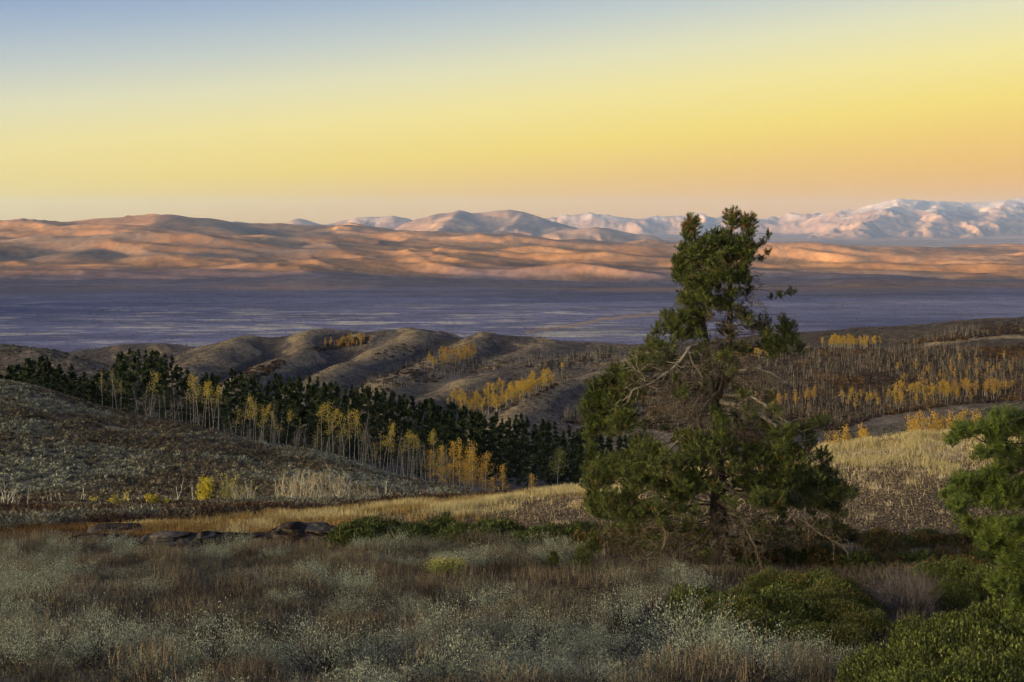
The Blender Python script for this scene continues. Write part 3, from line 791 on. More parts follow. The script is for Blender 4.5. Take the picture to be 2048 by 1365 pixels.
# ------------------------------------------------------------------ conifers and aspens
def conifer_t(Hh, R, seed, n=2800, round_top=.0, bottom=.06):
    rng = np.random.default_rng(seed); gt = Geo(); gc = Geo()
    tube(gt, [(0, 0, -.4), (0.05, 0, Hh * .5), (0, 0, Hh * .97)], [.20, .12, .02], 6, (.06, .045, .035))
    nb = int(52 + 10 * rng.random()); 
    hs = np.sort(rng.random(nb) ** .85) * (1 - bottom) + bottom
    per = n // nb
    lean = rng.uniform(.7, 1.15, 8)
    for h in hs:
        a = rng.uniform(0, 2 * math.pi); prof = (1 - h) ** (.75 - round_top * .35) * min(1, (h - bottom) * 6 + .45)
        L = R * prof * lean[int(a / 6.2832 * 8) % 8] * rng.uniform(.7, 1.2) + .25
        t = rng.random(per) ** .6; w = rng.normal(size=per) * .20 * (L * .5 + .3) * (1.15 - t)
        dx, dy = math.cos(a), math.sin(a)
        c = np.stack([dx * t * L - dy * w, dy * t * L + dx * w, h * Hh + t * L * (-.22 + .5 * h) + rng.normal(size=per) * .16], 1)
        al = np.broadcast_to(np.array([dx, dy, .15]), c.shape)
        k = rng.random((per, 1)); leaves(gc, c, rng.uniform(.4, .75, per), np.array([.012, .020, .009]) * (1 - k) + np.array([.044, .060, .022]) * k, along=al, asp=.5, rng=rng)
    k = 40; c = np.stack([rng.normal(size=k) * .13, rng.normal(size=k) * .13, Hh * rng.uniform(.9, 1.02, k)], 1)
    leaves(gc, c, .55, (.03, .045, .018), along=np.broadcast_to([0, 0, 1.], c.shape), rng=rng)
    return gt.mesh('trunk', M_bark), gc.mesh('crown', M_conifer)
CT = [conifer_t(17, 2.6, 1), conifer_t(15, 2.8, 2, round_top=.3), conifer_t(18, 2.3, 3), conifer_t(13, 2.6, 4, round_top=.5), conifer_t(16, 3.3, 5, round_top=.1), conifer_t(19, 2.6, 6)]
def put2(name, meshes, pos, rz, s, label, cat, group, names=('trunk', 'crown'), sxyz=None):
    r = empty(name, pos, rz, s)
    if sxyz: r.scale = sxyz
    tag(r, label, cat, group)
    for nm, me in zip(names, meshes): obj(nm, me, r)
    return r
rngF = np.random.default_rng(77)
# height of the dark skyline of the wood, and how it is filled in front
topx = [-60, 0, 50, 75, 110, 150, 200, 232, 240, 262, 300, 345, 372, 400, 432, 452, 476, 505, 540, 600, 660, 700, 745, 800, 850, 900, 950, 1000, 1050, 1100, 1160, 1250, 1350]
topy = [760, 745, 722, 712, 728, 745, 748, 742, 712, 706, 712, 725, 748, 762, 752, 752, 744, 764, 758, 766, 772, 782, 776, 800, 806, 818, 830, 838, 842, 855, 866, 880, 900]
CON = []
for row, (y0, y1, drop, nrow) in enumerate([(425, 460, 0, 100), (385, 420, 8, 88), (348, 380, 32, 74)]):
    for i in range(nrow):
        px = -40 + (1330 + 40) * (i + rngF.uniform(-.35, .35)) / nrow
        if row == 2 and px < 520 and rngF.random() < (.1 if px < 230 else .75): continue
        if row == 1 and 380 < px < 450 and rngF.random() < .6: continue
        if row == 2 and 560 < px < 900 and rngF.random() < .3: continue
        Y = rngF.uniform(y0, y1); 
        ty = np.interp(px, topx, topy) + drop - 14 + abs(rngF.normal()) * 9
        x = (px - 1024) / F * Y; z = float(H(x, Y)); ztop = (HY - ty) / F * Y
        if ztop - z < 6.5: continue
        CON.append((x, Y, z, ztop - z, px))
for i in range(34):
    px = rngF.uniform(-40, 215); Y = rngF.uniform(300, 372); ty = np.interp(px, topx, topy) + rngF.uniform(0, 45); x = (px - 1024) / F * Y; z = float(H(x, Y)); CON.append((x, Y, z, max(8, (HY - ty) / F * Y - z), px))
NC = 0
for (x, Y, z, h, px) in CON:
    k = rngF.integers(0, 6); hh = [17, 15, 18, 13, 16, 19][k]
    h = min(max(h, 8), 30); s = h / hh; w_ = min(max(s, .9), 1.12)
    lab = ('dark conifer in the tall clump at the left end of the wood' if px < 390 else
           'dark conifer in the dense wood behind the row of white aspens' if px < 860 else 'dark conifer in the dense wood above the golden aspen clump')
    grp = ('conifers at the left end of the wood' if px < 390 else 'conifers behind the aspen row' if px < 860 else 'conifers above the golden clump')
    put2('conifer_tree', CT[k], (x, Y, z - .3), rngF.uniform(0, 6.28), s, lab, 'conifer', grp, sxyz=(w_ , w_, s)); NC += 1
# a few dark conifers in the draw far behind
for px, sy, hpx in [(1085,738,22),(1098,735,16),(1104,742,24),(1118,735,20),(1130,722,14),(1142,724,12),(1150,715,12),(1160,716,10),(1172,722,16),(1180,712,14),(1196,716,18),(1204,712,22),(1212,712,20),(1222,712,22),(1232,712,18),(1140,740,16),(1160,735,14),(1185,728,16),(1205,724,14),(1120,746,14)]:
    p = hit(px, sy, 700)
    if p is None: continue
    k = rngF.integers(0, 6); s = hpx / F * p[1] / [17, 15, 18, 13, 16, 19][k]
    put2('conifer_tree', CT[k], (p[0], p[1], p[2] - .3), rngF.uniform(0, 6.28), s, 'small far conifer in the dark patch high in the draw behind the big pine', 'conifer', 'far conifers in the draw', sxyz=(s * 1.5, s * 1.5, s))

def aspen_t(Hh, seed, leafc=None, n=260, leafs=.22, trunk_r=.09, crown0=.45, bushy=1.0, tw=46, twc=(.22, .19, .15), barkw=(1, 1, 1), spread=.16, lean=1.0):
    """straight pale trunk, upswept twigs, loose leaf clumps"""
    rng = np.random.default_rng(seed); gt = Geo(); gc = Geo()
    bend = rng.normal(size=2) * .03 * Hh * lean; zz = np.linspace(-.3, Hh, 7); tt = np.linspace(0, 1, 7)
    tp = np.stack([bend[0] * tt ** 2 + rng.normal(size=7) * .04, bend[1] * tt ** 2, zz], 1)
    tube(gt, tp, np.linspace(trunk_r, trunk_r * .2, 7), 5, np.array([.36, .34, .29]) * barkw)
    h = rng.uniform(crown0, .98, tw); b = np.stack([np.interp(h, tt, tp[:, 0]), np.interp(h, tt, tp[:, 1]), h * Hh], 1)
    d = unit(np.stack([rng.normal(size=tw), rng.normal(size=tw), rng.uniform(.7, 1.6, tw)], 1))
    L = Hh * spread * bushy * rng.uniform(.5, 1.2, tw) * (1.15 - h) * 1.9
    blades(gc, b, d, L, trunk_r * .5, np.array(twc), rng=rng)
    for q in range(2):
        bb = b + d * (L * rng.uniform(.3, .9, tw))[:, None]; d2 = unit(d + rdir(tw, rng) * .7); blades(gc, bb, d2, L * .5, trunk_r * .32, np.array(twc), rng=rng)
    if leafc is not None:
        q = rng.integers(0, tw, n); c = b[q] + d[q] * (L[q] * rng.uniform(.25, 1.1, n))[:, None] + rng.normal(size=(n, 3)) * Hh * .022 * bushy
        k = rng.random((n, 1)); a0, a1 = np.array(leafc[0]), np.array(leafc[1])
        leaves(gc, c, rng.uniform(.7, 1.2, n) * leafs, a0 * (1 - k) + a1 * k, rng=rng, asp=.8)
    return gt, gc
YEL = ((.30, .21, .02), (.56, .43, .045)); GOLD = ((.34, .18, .014), (.58, .36, .035)); ORA = ((.26, .10, .015), (.45, .18, .03)); GRN = ((.10, .12, .02), (.22, .22, .04))
AT = {}
def reg(key, gs): AT[key] = [(a.mesh('trunk', M_leaf), b.mesh('crown', M_leaf)) for a, b in gs]
reg('bare', [aspen_t(14, 100 + i, None, crown0=.3 + .08 * i, tw=60, lean=2.5) for i in range(5)])
reg('thin', [aspen_t(14, 110 + i, YEL, n=60 + 40 * i, crown0=.5 + .08 * i, leafs=.26, lean=2.5) for i in range(4)])
reg('yel', [aspen_t(14, 120 + i, YEL, n=150 + 50 * i, crown0=[.60, .72, .5, .66, .78, .55][i], leafs=.24, bushy=[1.1, .9, 1.3, 1.5, 1.0, .8][i], tw=28, lean=2.2) for i in range(6)])
reg('gold', [aspen_t(9, 130 + i, GOLD, n=520, crown0=.25, leafs=.20, bushy=1.15, tw=50) for i in range(4)])
reg('green', [aspen_t(11, 140, GRN, n=700, crown0=.5, leafs=.26, bushy=1.8)])
ASP = []      # (x, y, z, height, kind, label, group, near?)
def asp(px, Y, hpx, kind, lab, grp, basepx=None):
    x = (px - 1024) / F * Y; z = float(H(x, Y)); top = (HY - hpx) / F * Y
    ASP.append((x, Y, z, top - z, kind, lab, grp))
# the row in front of the wood: (px, top sy, kind)
ROW = [(695-350,780,'bare'),]
for px, ty, kd in [(235,748,'bare'),(242,760,'thin'),(300,742,'yel'),(290,770,'bare'),(278,775,'bare'),(345,800,'bare'),(205,742,'thin'),(225,735,'thin'),(388,752,'yel'),(398,745,'yel'),(410,762,'thin'),(420,768,'yel'),(428,765,'yel'),(438,772,'yel'),(372,775,'bare'),(382,785,'bare'),(366,790,'bare'),(350,765,'bare'),(332,780,'bare'),(320,790,'bare'),(404,800,'bare'),(424,790,'bare'),
 (470,818,'yel'),(486,786,'bare'),(500,785,'yel'),(512,800,'thin'),(516,806,'yel'),(527,812,'yel'),(540,806,'bare'),(548,820,'bare'),(506,812,'thin'),(562,820,'yel'),(570,822,'thin'),(556,835,'bare'),(598,836,'thin'),(606,850,'bare'),(590,860,'bare'),(635,848,'thin'),
 (643,812,'yel'),(650,815,'yel'),(660,808,'yel'),(666,825,'thin'),(630,870,'yel'),(668,845,'bare'),(690,824,'yel'),(700,820,'yel'),(708,822,'yel'),(718,832,'thin'),(724,826,'bare'),(684,860,'bare'),(676,866,'bare'),(732,860,'bare'),
 (766,840,'yel'),(772,845,'yel'),(760,860,'thin'),(780,872,'yel'),(752,885,'thin'),(792,862,'bare'),(800,870,'thin'),(815,862,'yel'),(822,870,'yel'),(808,880,'bare'),(834,872,'bare'),(842,880,'thin'),(860,868,'yel'),(868,866,'thin'),(876,884,'yel'),(852,885,'bare'),(886,900,'bare'),(828,890,'bare'),(744,895,'bare'),(788,895,'bare')]:
    word = {'bare': 'bare white aspen', 'thin': 'thin white aspen with sparse yellow leaves', 'yel': 'white aspen with a yellow top'}[kd]
    where = 'near the left end of the wood' if px < 450 else ('mid row before the dark conifers' if px < 610 else 'right in the row before the dark conifers')
    asp(px, rngF.uniform(300, 335), ty, kd, f'{word} {where}', f'{kd} aspens {where}'.replace('yel ', 'yellow topped '))
for i in range(70):
    px = rngF.uniform(262, 900); ty = np.interp(px, [262, 500, 900], [800, 852, 905]) + rngF.normal() * 12
    where = 'left' if px < 520 else 'right'
    asp(px, rngF.uniform(300, 345), ty, 'bare', f'slender bare grey aspen pole in the {where} part of the row before the conifers', f'bare poles {where}')
for px, ty, kd in [(868,905,'gold'),(885,905,'gold'),(900,895,'gold'),(915,888,'gold'),(928,892,'gold'),(940,890,'gold'),(950,905,'gold'),(960,895,'gold'),(905,915,'gold'),(935,915,'gold'),(965,918,'gold'),(880,925,'gold')]:
    asp(px + rngF.normal() * 5, rngF.uniform(222, 262), ty + rngF.normal() * 9, kd, 'golden leafy aspen in the thick clump at the foot of the sagebrush hill', 'golden aspen clump')
asp(1006, 214, 925, 'gold', 'slim golden aspen standing between the golden clump and the round orange one', None)
asp(985, 216, 955, 'gold', 'small golden aspen at the right foot of the golden clump', None)
asp(1062, 205, 945, 'gold', 'small round orange aspen standing alone at the edge of the gold grass', None)
asp(1114, 330, 905, 'green', 'still green aspen standing alone before the dark conifers', None)
# groves on the hills: (cx, cy, rx, ry, tilt, n, kind, height m, label)
GR = [(905,712,56,17,-14,58,'gold',9,'small golden aspen in the bright grove on the middle hill'),
      (700,683,46,9,-6,40,'gold',8,'tiny orange aspen in the grove high on the left hill'),
      (1010,795,70,20,-18,70,'yel2',9,'yellow aspen in the scattered grove in the draw left of the big pine'),
      (1075,770,60,15,-24,45,'yel2',9,'yellow aspen in the scattered grove in the draw left of the big pine'),
      (930,812,36,12,10,24,'yel2',9,'yellow aspen in the scattered grove in the draw left of the big pine'),
      (1700,688,62,3,0,60,'yel2',8,'yellow aspen in the bright line along the right hill crest'),
      (1500,712,50,7,0,26,'yel2',8,'yellow aspen glimpsed through the boughs of the big pine'),
      (1790,798,120,13,-4,55,'yel2',8,'yellow aspen in the band at the foot of the wooded slope'),
      (1960,785,90,12,-4,40,'gold',8,'orange aspen in the band at the foot of the wooded slope'),
      (1560,805,90,14,0,24,'gold',8,'orange aspen in the band at the foot of the wooded slope'),
      (1900,745,150,24,-6,45,'gold',6,'dull orange aspen scattered over the wooded slope')]
for i in range(34):
    px = rngF.choice([rngF.uniform(1640, 1760), rngF.uniform(1820, 1960)]); ty = np.interp(px, [1640, 1760, 1960], [872, 836, 822]) + rngF.normal() * 7
    asp(px, rngF.uniform(345, 375), ty + 6, 'gold', 'orange aspen just over the crest of the bank, below the small grey ridge', 'orange aspens beyond the bank')
for (cx, cy, rx, ry, tilt, n, kd, hm, lab) in GR:
    ca, sa = math.cos(math.radians(tilt)), math.sin(math.radians(tilt))
    for i in range(n):
        a, q = rngF.uniform(0, 6.28), math.sqrt(rngF.random()) * rngF.uniform(.8, 1.15); u, v = rx * q * math.cos(a), ry * q * math.sin(a)
        p = hit(cx + u * ca - v * sa, cy + u * sa + v * ca + 8, 500)
        if p is None or p[1] > 2400: continue
        ASP.append((p[0], p[1], p[2], hm * rngF.uniform(.6, 1.2), kd, lab, lab.split(' aspen ')[1]))
# crowns with fewer, larger leaves for the trees far out
YEL2 = ((.30, .18, .018), (.54, .35, .04))
reg('yel2', [aspen_t(9, 150 + i, YEL2, n=170, crown0=.42, leafs=.55, bushy=2.0, tw=20, trunk_r=.14) for i in range(4)])
GOLD2 = ((.28, .15, .014), (.46, .27, .035))
reg('gold2', [aspen_t(9, 160 + i, GOLD2, n=180, crown0=.40, leafs=.55, bushy=2.2, tw=20, trunk_r=.14) for i in range(4)])
far_t = {k: [merge([a.cat(), b.cat()]) for a, b in [aspen_t(9, s + i, c, n=110, crown0=.3, leafs=.75, bushy=1.6, tw=16, trunk_r=.14) for i in range(3)]] for k, s, c in (('yel2', 170, YEL2), ('gold', 180, GOLD2))}
ASP.sort(key=lambda a: -a[3] / a[1])
HT = {'bare': 14, 'thin': 14, 'yel': 14, 'gold': 9, 'green': 11, 'yel2': 9, 'gold2': 9}
rest = []
for i, (x, y, z, h, kd, lab, grp) in enumerate(ASP):
    if i < 300:
        key = 'gold2' if kd == 'gold' and y > 500 else kd
        me = AT[key][rngF.integers(0, len(AT[key]))]; s = h / HT[key]; w_ = min(max(s, .75), 1.35) if y < 500 else s
        put2('aspen_tree', me, (x, y, z), rngF.uniform(0, 6.28), s, lab, 'aspen', grp, sxyz=(w_, w_, s))
    else: rest.append((x, y, z, h, kd))
# grey leafless wood and rusty brush that cover the slopes
tb = [aspen_t(6.5, 190 + i, None, crown0=.15, tw=18, trunk_r=.06, twc=(.135, .112, .104), spread=.30, barkw=(1.1, 1.06, 1.0), lean=3.5) for i in range(7)]
tb = [merge([a.cat(), b.cat()]) for a, b in tb]
def brush_t(seed, c0, c1, n=26):
    rng = np.random.default_rng(seed); g = Geo(); p = rdir(n, rng) * np.array([1, 1, .55]); p[:, 2] = np.abs(p[:, 2]); p *= rng.uniform(.5, 1, (n, 1))
    k = rng.random((n, 1)); leaves(g, p, .7, np.array(c0) * (1 - k) + np.array(c1) * k, rng=rng, asp=.8); return g.cat()
bt = [brush_t(i, (.035, .027, .028), (.09, .066, .056)) for i in range(3)]; bo = [brush_t(10 + i, (.075, .045, .025), (.15, .085, .035)) for i in range(2)]
def region(polys, step, ymin=500, jit=1.0):
    out = []
    for poly in polys:
        xs = [p[0] for p in poly]; ys = [p[1] for p in poly]
        n = int((max(xs) - min(xs)) * (max(ys) - min(ys)) / step)
        for _ in range(n):
            px = rngF.uniform(min(xs), max(xs)); sy = rngF.uniform(min(ys), max(ys)); c = False
            for (x1, y1), (x2, y2) in zip(poly, poly[1:] + poly[:1]):
                if (y1 > sy) != (y2 > sy) and px < (x2 - x1) * (sy - y1) / (y2 - y1) + x1: c = not c
            if not c: continue
            p = hit(px, sy, ymin)
            if p is not None and 550 < p[1] < 2300: out.append(p)
    return np.array(out)
WOOD = [[(740,760),(800,735),(860,715),(930,722),(1000,720),(1090,712),(1200,706),(1240,722),(1180,730),(1080,735),(960,745),(860,768),(780,785),(700,790)],
        [(745,712),(800,690),(880,690),(860,704),(790,715),(750,725)],
        [(1220,716),(1300,712),(1300,770),(1230,752)],
        [(920,790),(1000,765),(1100,745),(1150,755),(1080,790),(1020,820),(950,830),(900,820)],
        [(1130,825),(1180,818),(1180,850),(1120,850)]]
SLOPE = [[(1260,720),(1400,712),(1600,700),(1760,700),(1900,698),(2070,690),(2070,800),(1900,812),(1760,835),(1640,870),(1500,890),(1300,860)]]
TOPW = [[(1800,690),(1900,668),(2060,642),(2060,668),(1900,684)]]
a = region(WOOD, 10); b = region(SLOPE, 15); c = region(TOPW, 12)
posb = np.concatenate([a, b, c]); nb = fbm(posb[:, 0] / 40, posb[:, 1] / 60, 3, 401); posb = posb[nb > -.22]
parts = []
n = len(posb); k = rngF.integers(0, 7, n); sc = rngF.uniform(.4, 1.05, n); mul = rngF.uniform(.35, 1.35, (n, 1)) * np.array([[1, .96, .92]])
for t in range(7):
    m = k == t; parts.append(bake(tb[t], posb[m], rngF.uniform(0, 6.28, m.sum()), sc[m], mul[m]))
for kd in ('yel2', 'gold'):
    R_ = [r for r in rest if (r[4] == kd) or (kd == 'gold' and r[4] not in ('yel2',))]
    if R_:
        R_ = np.array([r[:4] for r in R_]); q = rngF.integers(0, 3, len(R_))
        for t in range(3):
            m = q == t; parts.append(bake(far_t[kd][t], R_[m, :3], rngF.uniform(0, 6.28, m.sum()), R_[m, 3] / 9, rngF.uniform(.75, 1.1, (m.sum(), 1)) * np.ones((1, 3))))
tag(obj('aspen_wood', mesh_from('aspen_wood', parts, M_leaf)), 'mass of leafless grey aspens covering the draws and far slopes', 'wood', kind='stuff')
bb = np.concatenate([region(SLOPE, 9), region(TOPW, 14), region(WOOD, 40), region([[(480,745),(560,722),(575,726),(520,760),(470,770)], [(610,700),(690,680),(740,672),(735,688),(640,705)]], 8)])
n = len(bb); nz = fbm(bb[:, 0] / 30, bb[:, 1] / 40, 3, 402); parts = []; dk = nz + rngF.normal(size=n) * .3 < .38
for t in range(5):
    sel = (rngF.integers(0, 3, n) == t) if t < 3 else ((rngF.integers(0, 2, n) == t - 3) & ~dk)
    if t < 3: sel = sel & dk
    parts.append(bake((bt + bo)[t], bb[sel], rngF.uniform(0, 6.28, sel.sum()), rngF.uniform(1.0, 2.6, sel.sum()), rngF.uniform(.6, 1.3, (sel.sum(), 1)) * np.ones((1, 3))))
tag(obj('autumn_brush', mesh_from('autumn_brush', parts, M_dryleaf)), 'rusty and dark autumn brush covering the far slopes', 'brush', kind='stuff')

# ------------------------------------------------------------------ pale saplings below the sagebrush hill
def sapling(px, sy, hpx, leaf, label, grp, seed, nst=7, dens=1.0, pale=(.60, .56, .48), lean=.28):
    p = hit(px, sy, 100); 
    if p is None: return
    rng = np.random.default_rng(seed); hh = hpx / F * p[1]; gs = Geo(); gl = Geo()
    for i in range(nst):
        b = np.array([rng.normal() * .25, rng.normal() * .25, -.1]); d = unit(np.array([rng.normal() * lean, rng.normal() * lean, 1.0])); pts = [b]
        L = hh * (1 if i == 0 else rng.uniform(.55, .95)); m = 9
        for q in range(m):
            d = unit(d + rng.normal(size=3) * .09 + np.array([0, 0, .06])); pts.append(pts[-1] + d * L / m)
        pts = np.array(pts); tube(gs, pts, np.linspace(.045, .010, len(pts)) * (1 if i < 3 else .7), 4, np.array(pale) * rng.uniform(.7, 1.15))
        k = int((24 if leaf and leaf[0] >= 4 else 15) * dens); ii = rng.integers(2, len(pts), k); dd = unit(rdir(k, rng) * .75 + np.array([0, 0, .8])); LL = hh * rng.uniform(.08, .26, k)
        blades(gs, pts[ii], dd, LL, .022, np.array(pale) * .8, rng=rng)
        e = pts[ii] + dd * (LL * .6)[:, None]; d2 = unit(dd + rdir(k, rng) * .6); blades(gs, e, d2, LL * .6, .014, np.array(pale) * .7, rng=rng)
        if leaf:
            nl = int(leaf[0] * k); q = rng.integers(0, k, nl); c = pts[ii][q] + dd[q] * (LL[q] * rng.uniform(.3, 1.2, nl))[:, None] + rng.normal(size=(nl, 3)) * .06 * hh * .4
            kk = rng.random((nl, 1)); leaves(gl, c, rng.uniform(.08, .13, nl), np.array(leaf[1][0]) * (1 - kk) + np.array(leaf[1][1]) * kk, rng=rng, asp=.85)
    r = empty('aspen_sapling', p); tag(r, label, 'aspen', grp); obj('stems', gs.mesh('stems', M_leaf), r)
    if gl.n: obj('leaves', gl.mesh('leaves', M_leaf), r)
YL2 = ((.36, .30, .02), (.60, .48, .04)); YO = ((.40, .22, .02), (.55, .33, .03))
SAP = [(410,1012,54,(14,YL2),'bushy bright yellow aspen sapling, the most leafy of the sapling row',None,9,1.2),
 (452,1010,62,(4,YL2),'tall sapling with loose yellow leaves right of the bright yellow one',None,7,1.2),
 (472,1008,50,(1.2,YL2),'half bare pale sapling between two leafier ones',None,7,1.2),(500,1008,52,(1.0,YL2),'pale many stemmed sapling left of the gap in the row',None,9,1.3),
 (350,1012,66,None,'tall crooked bare sapling leaning left, left of the yellow one',None,2,.5),(385,1010,50,None,'thin bare sapling just left of the bright yellow one',None,2,.5),
 (560,1006,62,(.8,YO),'leftmost of the pale brushy saplings in the thick group','s',8,1.3),(582,1006,60,(.5,YO),'pale brushy sapling in the thick white group','s',9,1.5),(600,1006,66,(.5,YO),'pale brushy sapling in the thick white group','s',10,1.5),
 (620,1006,72,(.9,YO),'pale brushy sapling in the thick white group','s',10,1.5),(640,1006,60,(.6,YO),'pale brushy sapling in the thick white group','s',9,1.5),(655,1006,74,(.9,YO),'pale brushy sapling in the thick white group','s',9,1.4),
 (676,1006,62,(.4,YO),'pale brushy sapling in the thick white group','s',10,1.6),(690,1006,58,(.4,YO),'pale brushy sapling in the thick white group','s',9,1.5),(720,1004,46,(.8,YO),'low thin sapling with a few orange leaves right of the thick group',None,7,1.0),
 (740,1004,34,(1.0,YO),'small twiggy sapling with orange leaves near the right end of the row',None,6,.8),(765,1004,50,(.2,YO),'slim pale sapling at the right end of the row',None,4,.9),
 (848,1000,22,(3,ORA),'knee high orange sapling alone on the hill foot',None,4,.8),
 (15,1018,52,None,'bare forked sapling at the far left edge','l',4,.8),(30,1018,44,None,'bare upright sapling at the far left edge','l',3,.8),(52,1018,56,None,'thin straight bare stem left of the grey brush',None,1,.4),(5,1016,60,None,'bare forked sapling at the far left edge','l',3,.6),
 (100,1016,30,None,'low bare twiggy sapling on the grey flat','m',3,.6),(130,1014,36,None,'low bare twiggy sapling on the grey flat','m',3,.6),(165,1010,40,None,'crooked bare sapling bending left on the grey flat',None,2,.4),
 (190,1014,22,(6,YL2),'low yellow leafy sapling, first of the small yellow patch',None,5,.8),(228,1016,24,(9,YL2),'low bright yellow sapling in the small yellow patch',None,6,.9),(252,1014,34,(2.5,YL2),'thin taller sapling with yellow leaves behind the small patch',None,5,.8),
 (302,1018,30,(14,YL2),'round yellow green sapling bush left of the crooked bare one',None,7,.9),(322,1018,20,(8,YL2),'low yellow green bush at the foot of the crooked bare sapling',None,6,.9)]
for i, (px, sy, hpx, leaf, lab, grp, nst, dens) in enumerate(SAP):
    sapling(px, sy, hpx, leaf, lab, {'s': 'brushy pale saplings', 'l': 'bare saplings at the left edge', 'm': 'low bare saplings'}.get(grp), 500 + i, nst, dens)
# ------------------------------------------------------------------ sagebrush, bushes and grass close by
def sage_t(seed, n=3400, tone=((.11, .125, .098), (.37, .40, .32)), stalks=34, leafs=.029):
    """a rounded, many stemmed grey green shrub about a metre across"""
    rng = np.random.default_rng(seed); gs = Geo(); gl = Geo()
    ns = 60; d = unit(np.stack([rng.normal(size=ns), rng.normal(size=ns), rng.uniform(.35, 1.8, ns)], 1))
    L = rng.uniform(.30, .56, ns)
    blades(gs, np.zeros((ns, 3)) + rng.normal(size=(ns, 3)) * [.08, .08, .0], d, L, .022, (.055, .045, .038), rng=rng)
    lump = unit(rng.normal(size=(9, 3)) * [1, 1, .6] + [0, 0, .5]) 
    q = rng.integers(0, ns, n); t = rng.uniform(.55, 1.12, n)[:, None]
    c = d[q] * L[q][:, None] * t + rng.normal(size=(n, 3)) * .045
    boost = 1 + .28 * np.max(unit(c) @ lump.T, axis=1)[:, None] ** 8; c = c * boost * [1, 1, 1.05]
    k = rng.random((n, 1)) ** 1.3
    al = unit(d[q] + [0, 0, .5]); leaves(gl, c, rng.uniform(.7, 1.35, n) * leafs, np.array(tone[0]) * (1 - k) + np.array(tone[1]) * k, along=al, asp=.38, rng=rng)
    if stalks:
        a = rng.uniform(0, 6.28, stalks); r = np.sqrt(rng.random(stalks)) * .42
        b = np.stack([np.cos(a) * r, np.sin(a) * r, .42 * np.sqrt(1 - (r / .62) ** 2)], 1)
        blades(gl, b, unit(np.stack([rng.normal(size=stalks) * .13, rng.normal(size=stalks) * .13, np.ones(stalks)], 1)), rng.uniform(.14, .34, stalks), .010, (.16, .125, .09), rng=rng)
    return gs, gl
SG = [sage_t(600 + i, stalks=[8, 30, 50, 0, 60, 20][i]) for i in range(6)]
SGM = [(a.mesh('stems', M_dryleaf), b.mesh('foliage', M_dryleaf)) for a, b in SG]
SD = [sage_t(620 + i, tone=((.05, .052, .045), (.13, .125, .105)), stalks=60) for i in range(3)]
SDM = [(a.mesh('stems', M_dryleaf), b.mesh('foliage', M_dryleaf)) for a, b in SD]
SB = [sage_t(630 + i, tone=((.048, .037, .029), (.15, .118, .088)), stalks=110, n=1600) for i in range(3)]
SBM = [(a.mesh('stems', M_dryleaf), b.mesh('foliage', M_dryleaf)) for a, b in SB]
SK = [sage_t(640 + i, n=4600, leafs=.020, tone=((.10, .115, .092), (.40, .43, .345)), stalks=[6, 20, 10, 0][i]) for i in range(4)]
SKM = [(a.mesh('stems', M_dryleaf), b.mesh('foliage', M_dryleaf)) for a, b in SK]
rn = np.random.default_rng(909)
used = []
def free(x, y, r):
    for (a, b, c) in used:
        if (a - x) ** 2 + (b - y) ** 2 < (r + c) ** 2 * .30: return False
    return True
BUSHY = [(1380, 1120), (1380, 1300), (1450, 1320), (1700, 1365), (1700, 1210), (2100, 1100)]
def green_np(px, Y, x):
    sy = HY - F * H(x, Y) / Y
    return ((px > 1375) & (px < 1790) & (sy > 1175) & (sy < 1330) & (sy - 1175 < (px - 1375) * 2)) | ((px > 1700) & (sy > 1290)) | ((px > 1850) & (sy > 1150))
def in_green(px, sy):
    return (1370 < px < 1800 and 1128 < sy < 1300 and sy > 1300 - (px - 1300) * 1.2) or (px > 1700 and sy > 1200) or (px > 1650 and 1080 < sy < 1200)
KEY = [(200,1335,1.5,0,'broad pale grey green sagebrush at the lower left'),(285,1325,1.3,5,'dark sided grey green sagebrush right of the broad pale one, lower left'),(345,1345,1.1,1,'small pale sagebrush between two larger ones at the lower left'),(430,1350,1.5,0,'whitish sagebrush with a dark hollow beneath at the lower left'),(520,1352,1.1,2,'sagebrush with brown stalks at the bottom between the whitish ones'),
 (640,1350,1.5,0,'large pale tipped sagebrush at the bottom, left of centre'),(760,1340,1.2,3,'low pale sagebrush at the bottom centre left'),(880,1300,1.5,5,'rounded sagebrush below the yellow green rabbitbrush'),(960,1362,1.3,1,'sagebrush at the bottom edge, centre'),(1000,1290,1.2,1,'sagebrush just right of the rounded one below the rabbitbrush'),(1085,1300,1.3,0,'pale sagebrush in the centre right foreground'),
 (1160,1305,1.2,3,'bluish sagebrush between the centre one and the round tree like one'),(1240,1270,1.5,0,'round silvery sagebrush with dark stems below the big pine'),(1205,1318,1.1,5,'small bright sagebrush in front of the round silvery one'),(1285,1215,1.1,1,'tufted sagebrush at the edge of the shade under the pine'),(1385,1310,1.9,3,'largest silvery sagebrush, domed, left of the dark leafy bushes'),(1440,1330,1.4,5,'trailing right shoulder beside the largest silvery sagebrush'),
 (1500,1362,1.5,0,'sagebrush at the bottom edge below the largest silvery one'),(1580,1350,1.2,3,'bluish sagebrush in front of the dark leafy bushes'),(1640,1362,1.2,1,'sagebrush with brown stalks at the foot of the right leafy bush'),(1345,1362,1.2,2,'sagebrush with tall tan stalks at the bottom edge'),(140,1140,1.0,0,'small bright sagebrush high on the left of the meadow'),
 (480,1112,1.3,5,'yellowish green sagebrush beyond the brown meadow, left of centre'),(80,1215,1.6,4,'dark hollow sagebrush at the left edge of the meadow'),(110,1180,1.0,0,'pale tuft of sagebrush behind the dark hollow one'),(30,1345,1.3,0,'sagebrush in the lower left corner'),(50,1290,1.1,5,'sagebrush at the left edge above the corner one'),(720,1200,1.2,0,'sagebrush left of the rabbitbrush'),(700,1240,1.0,3,'low bluish sagebrush below left of the rabbitbrush')]
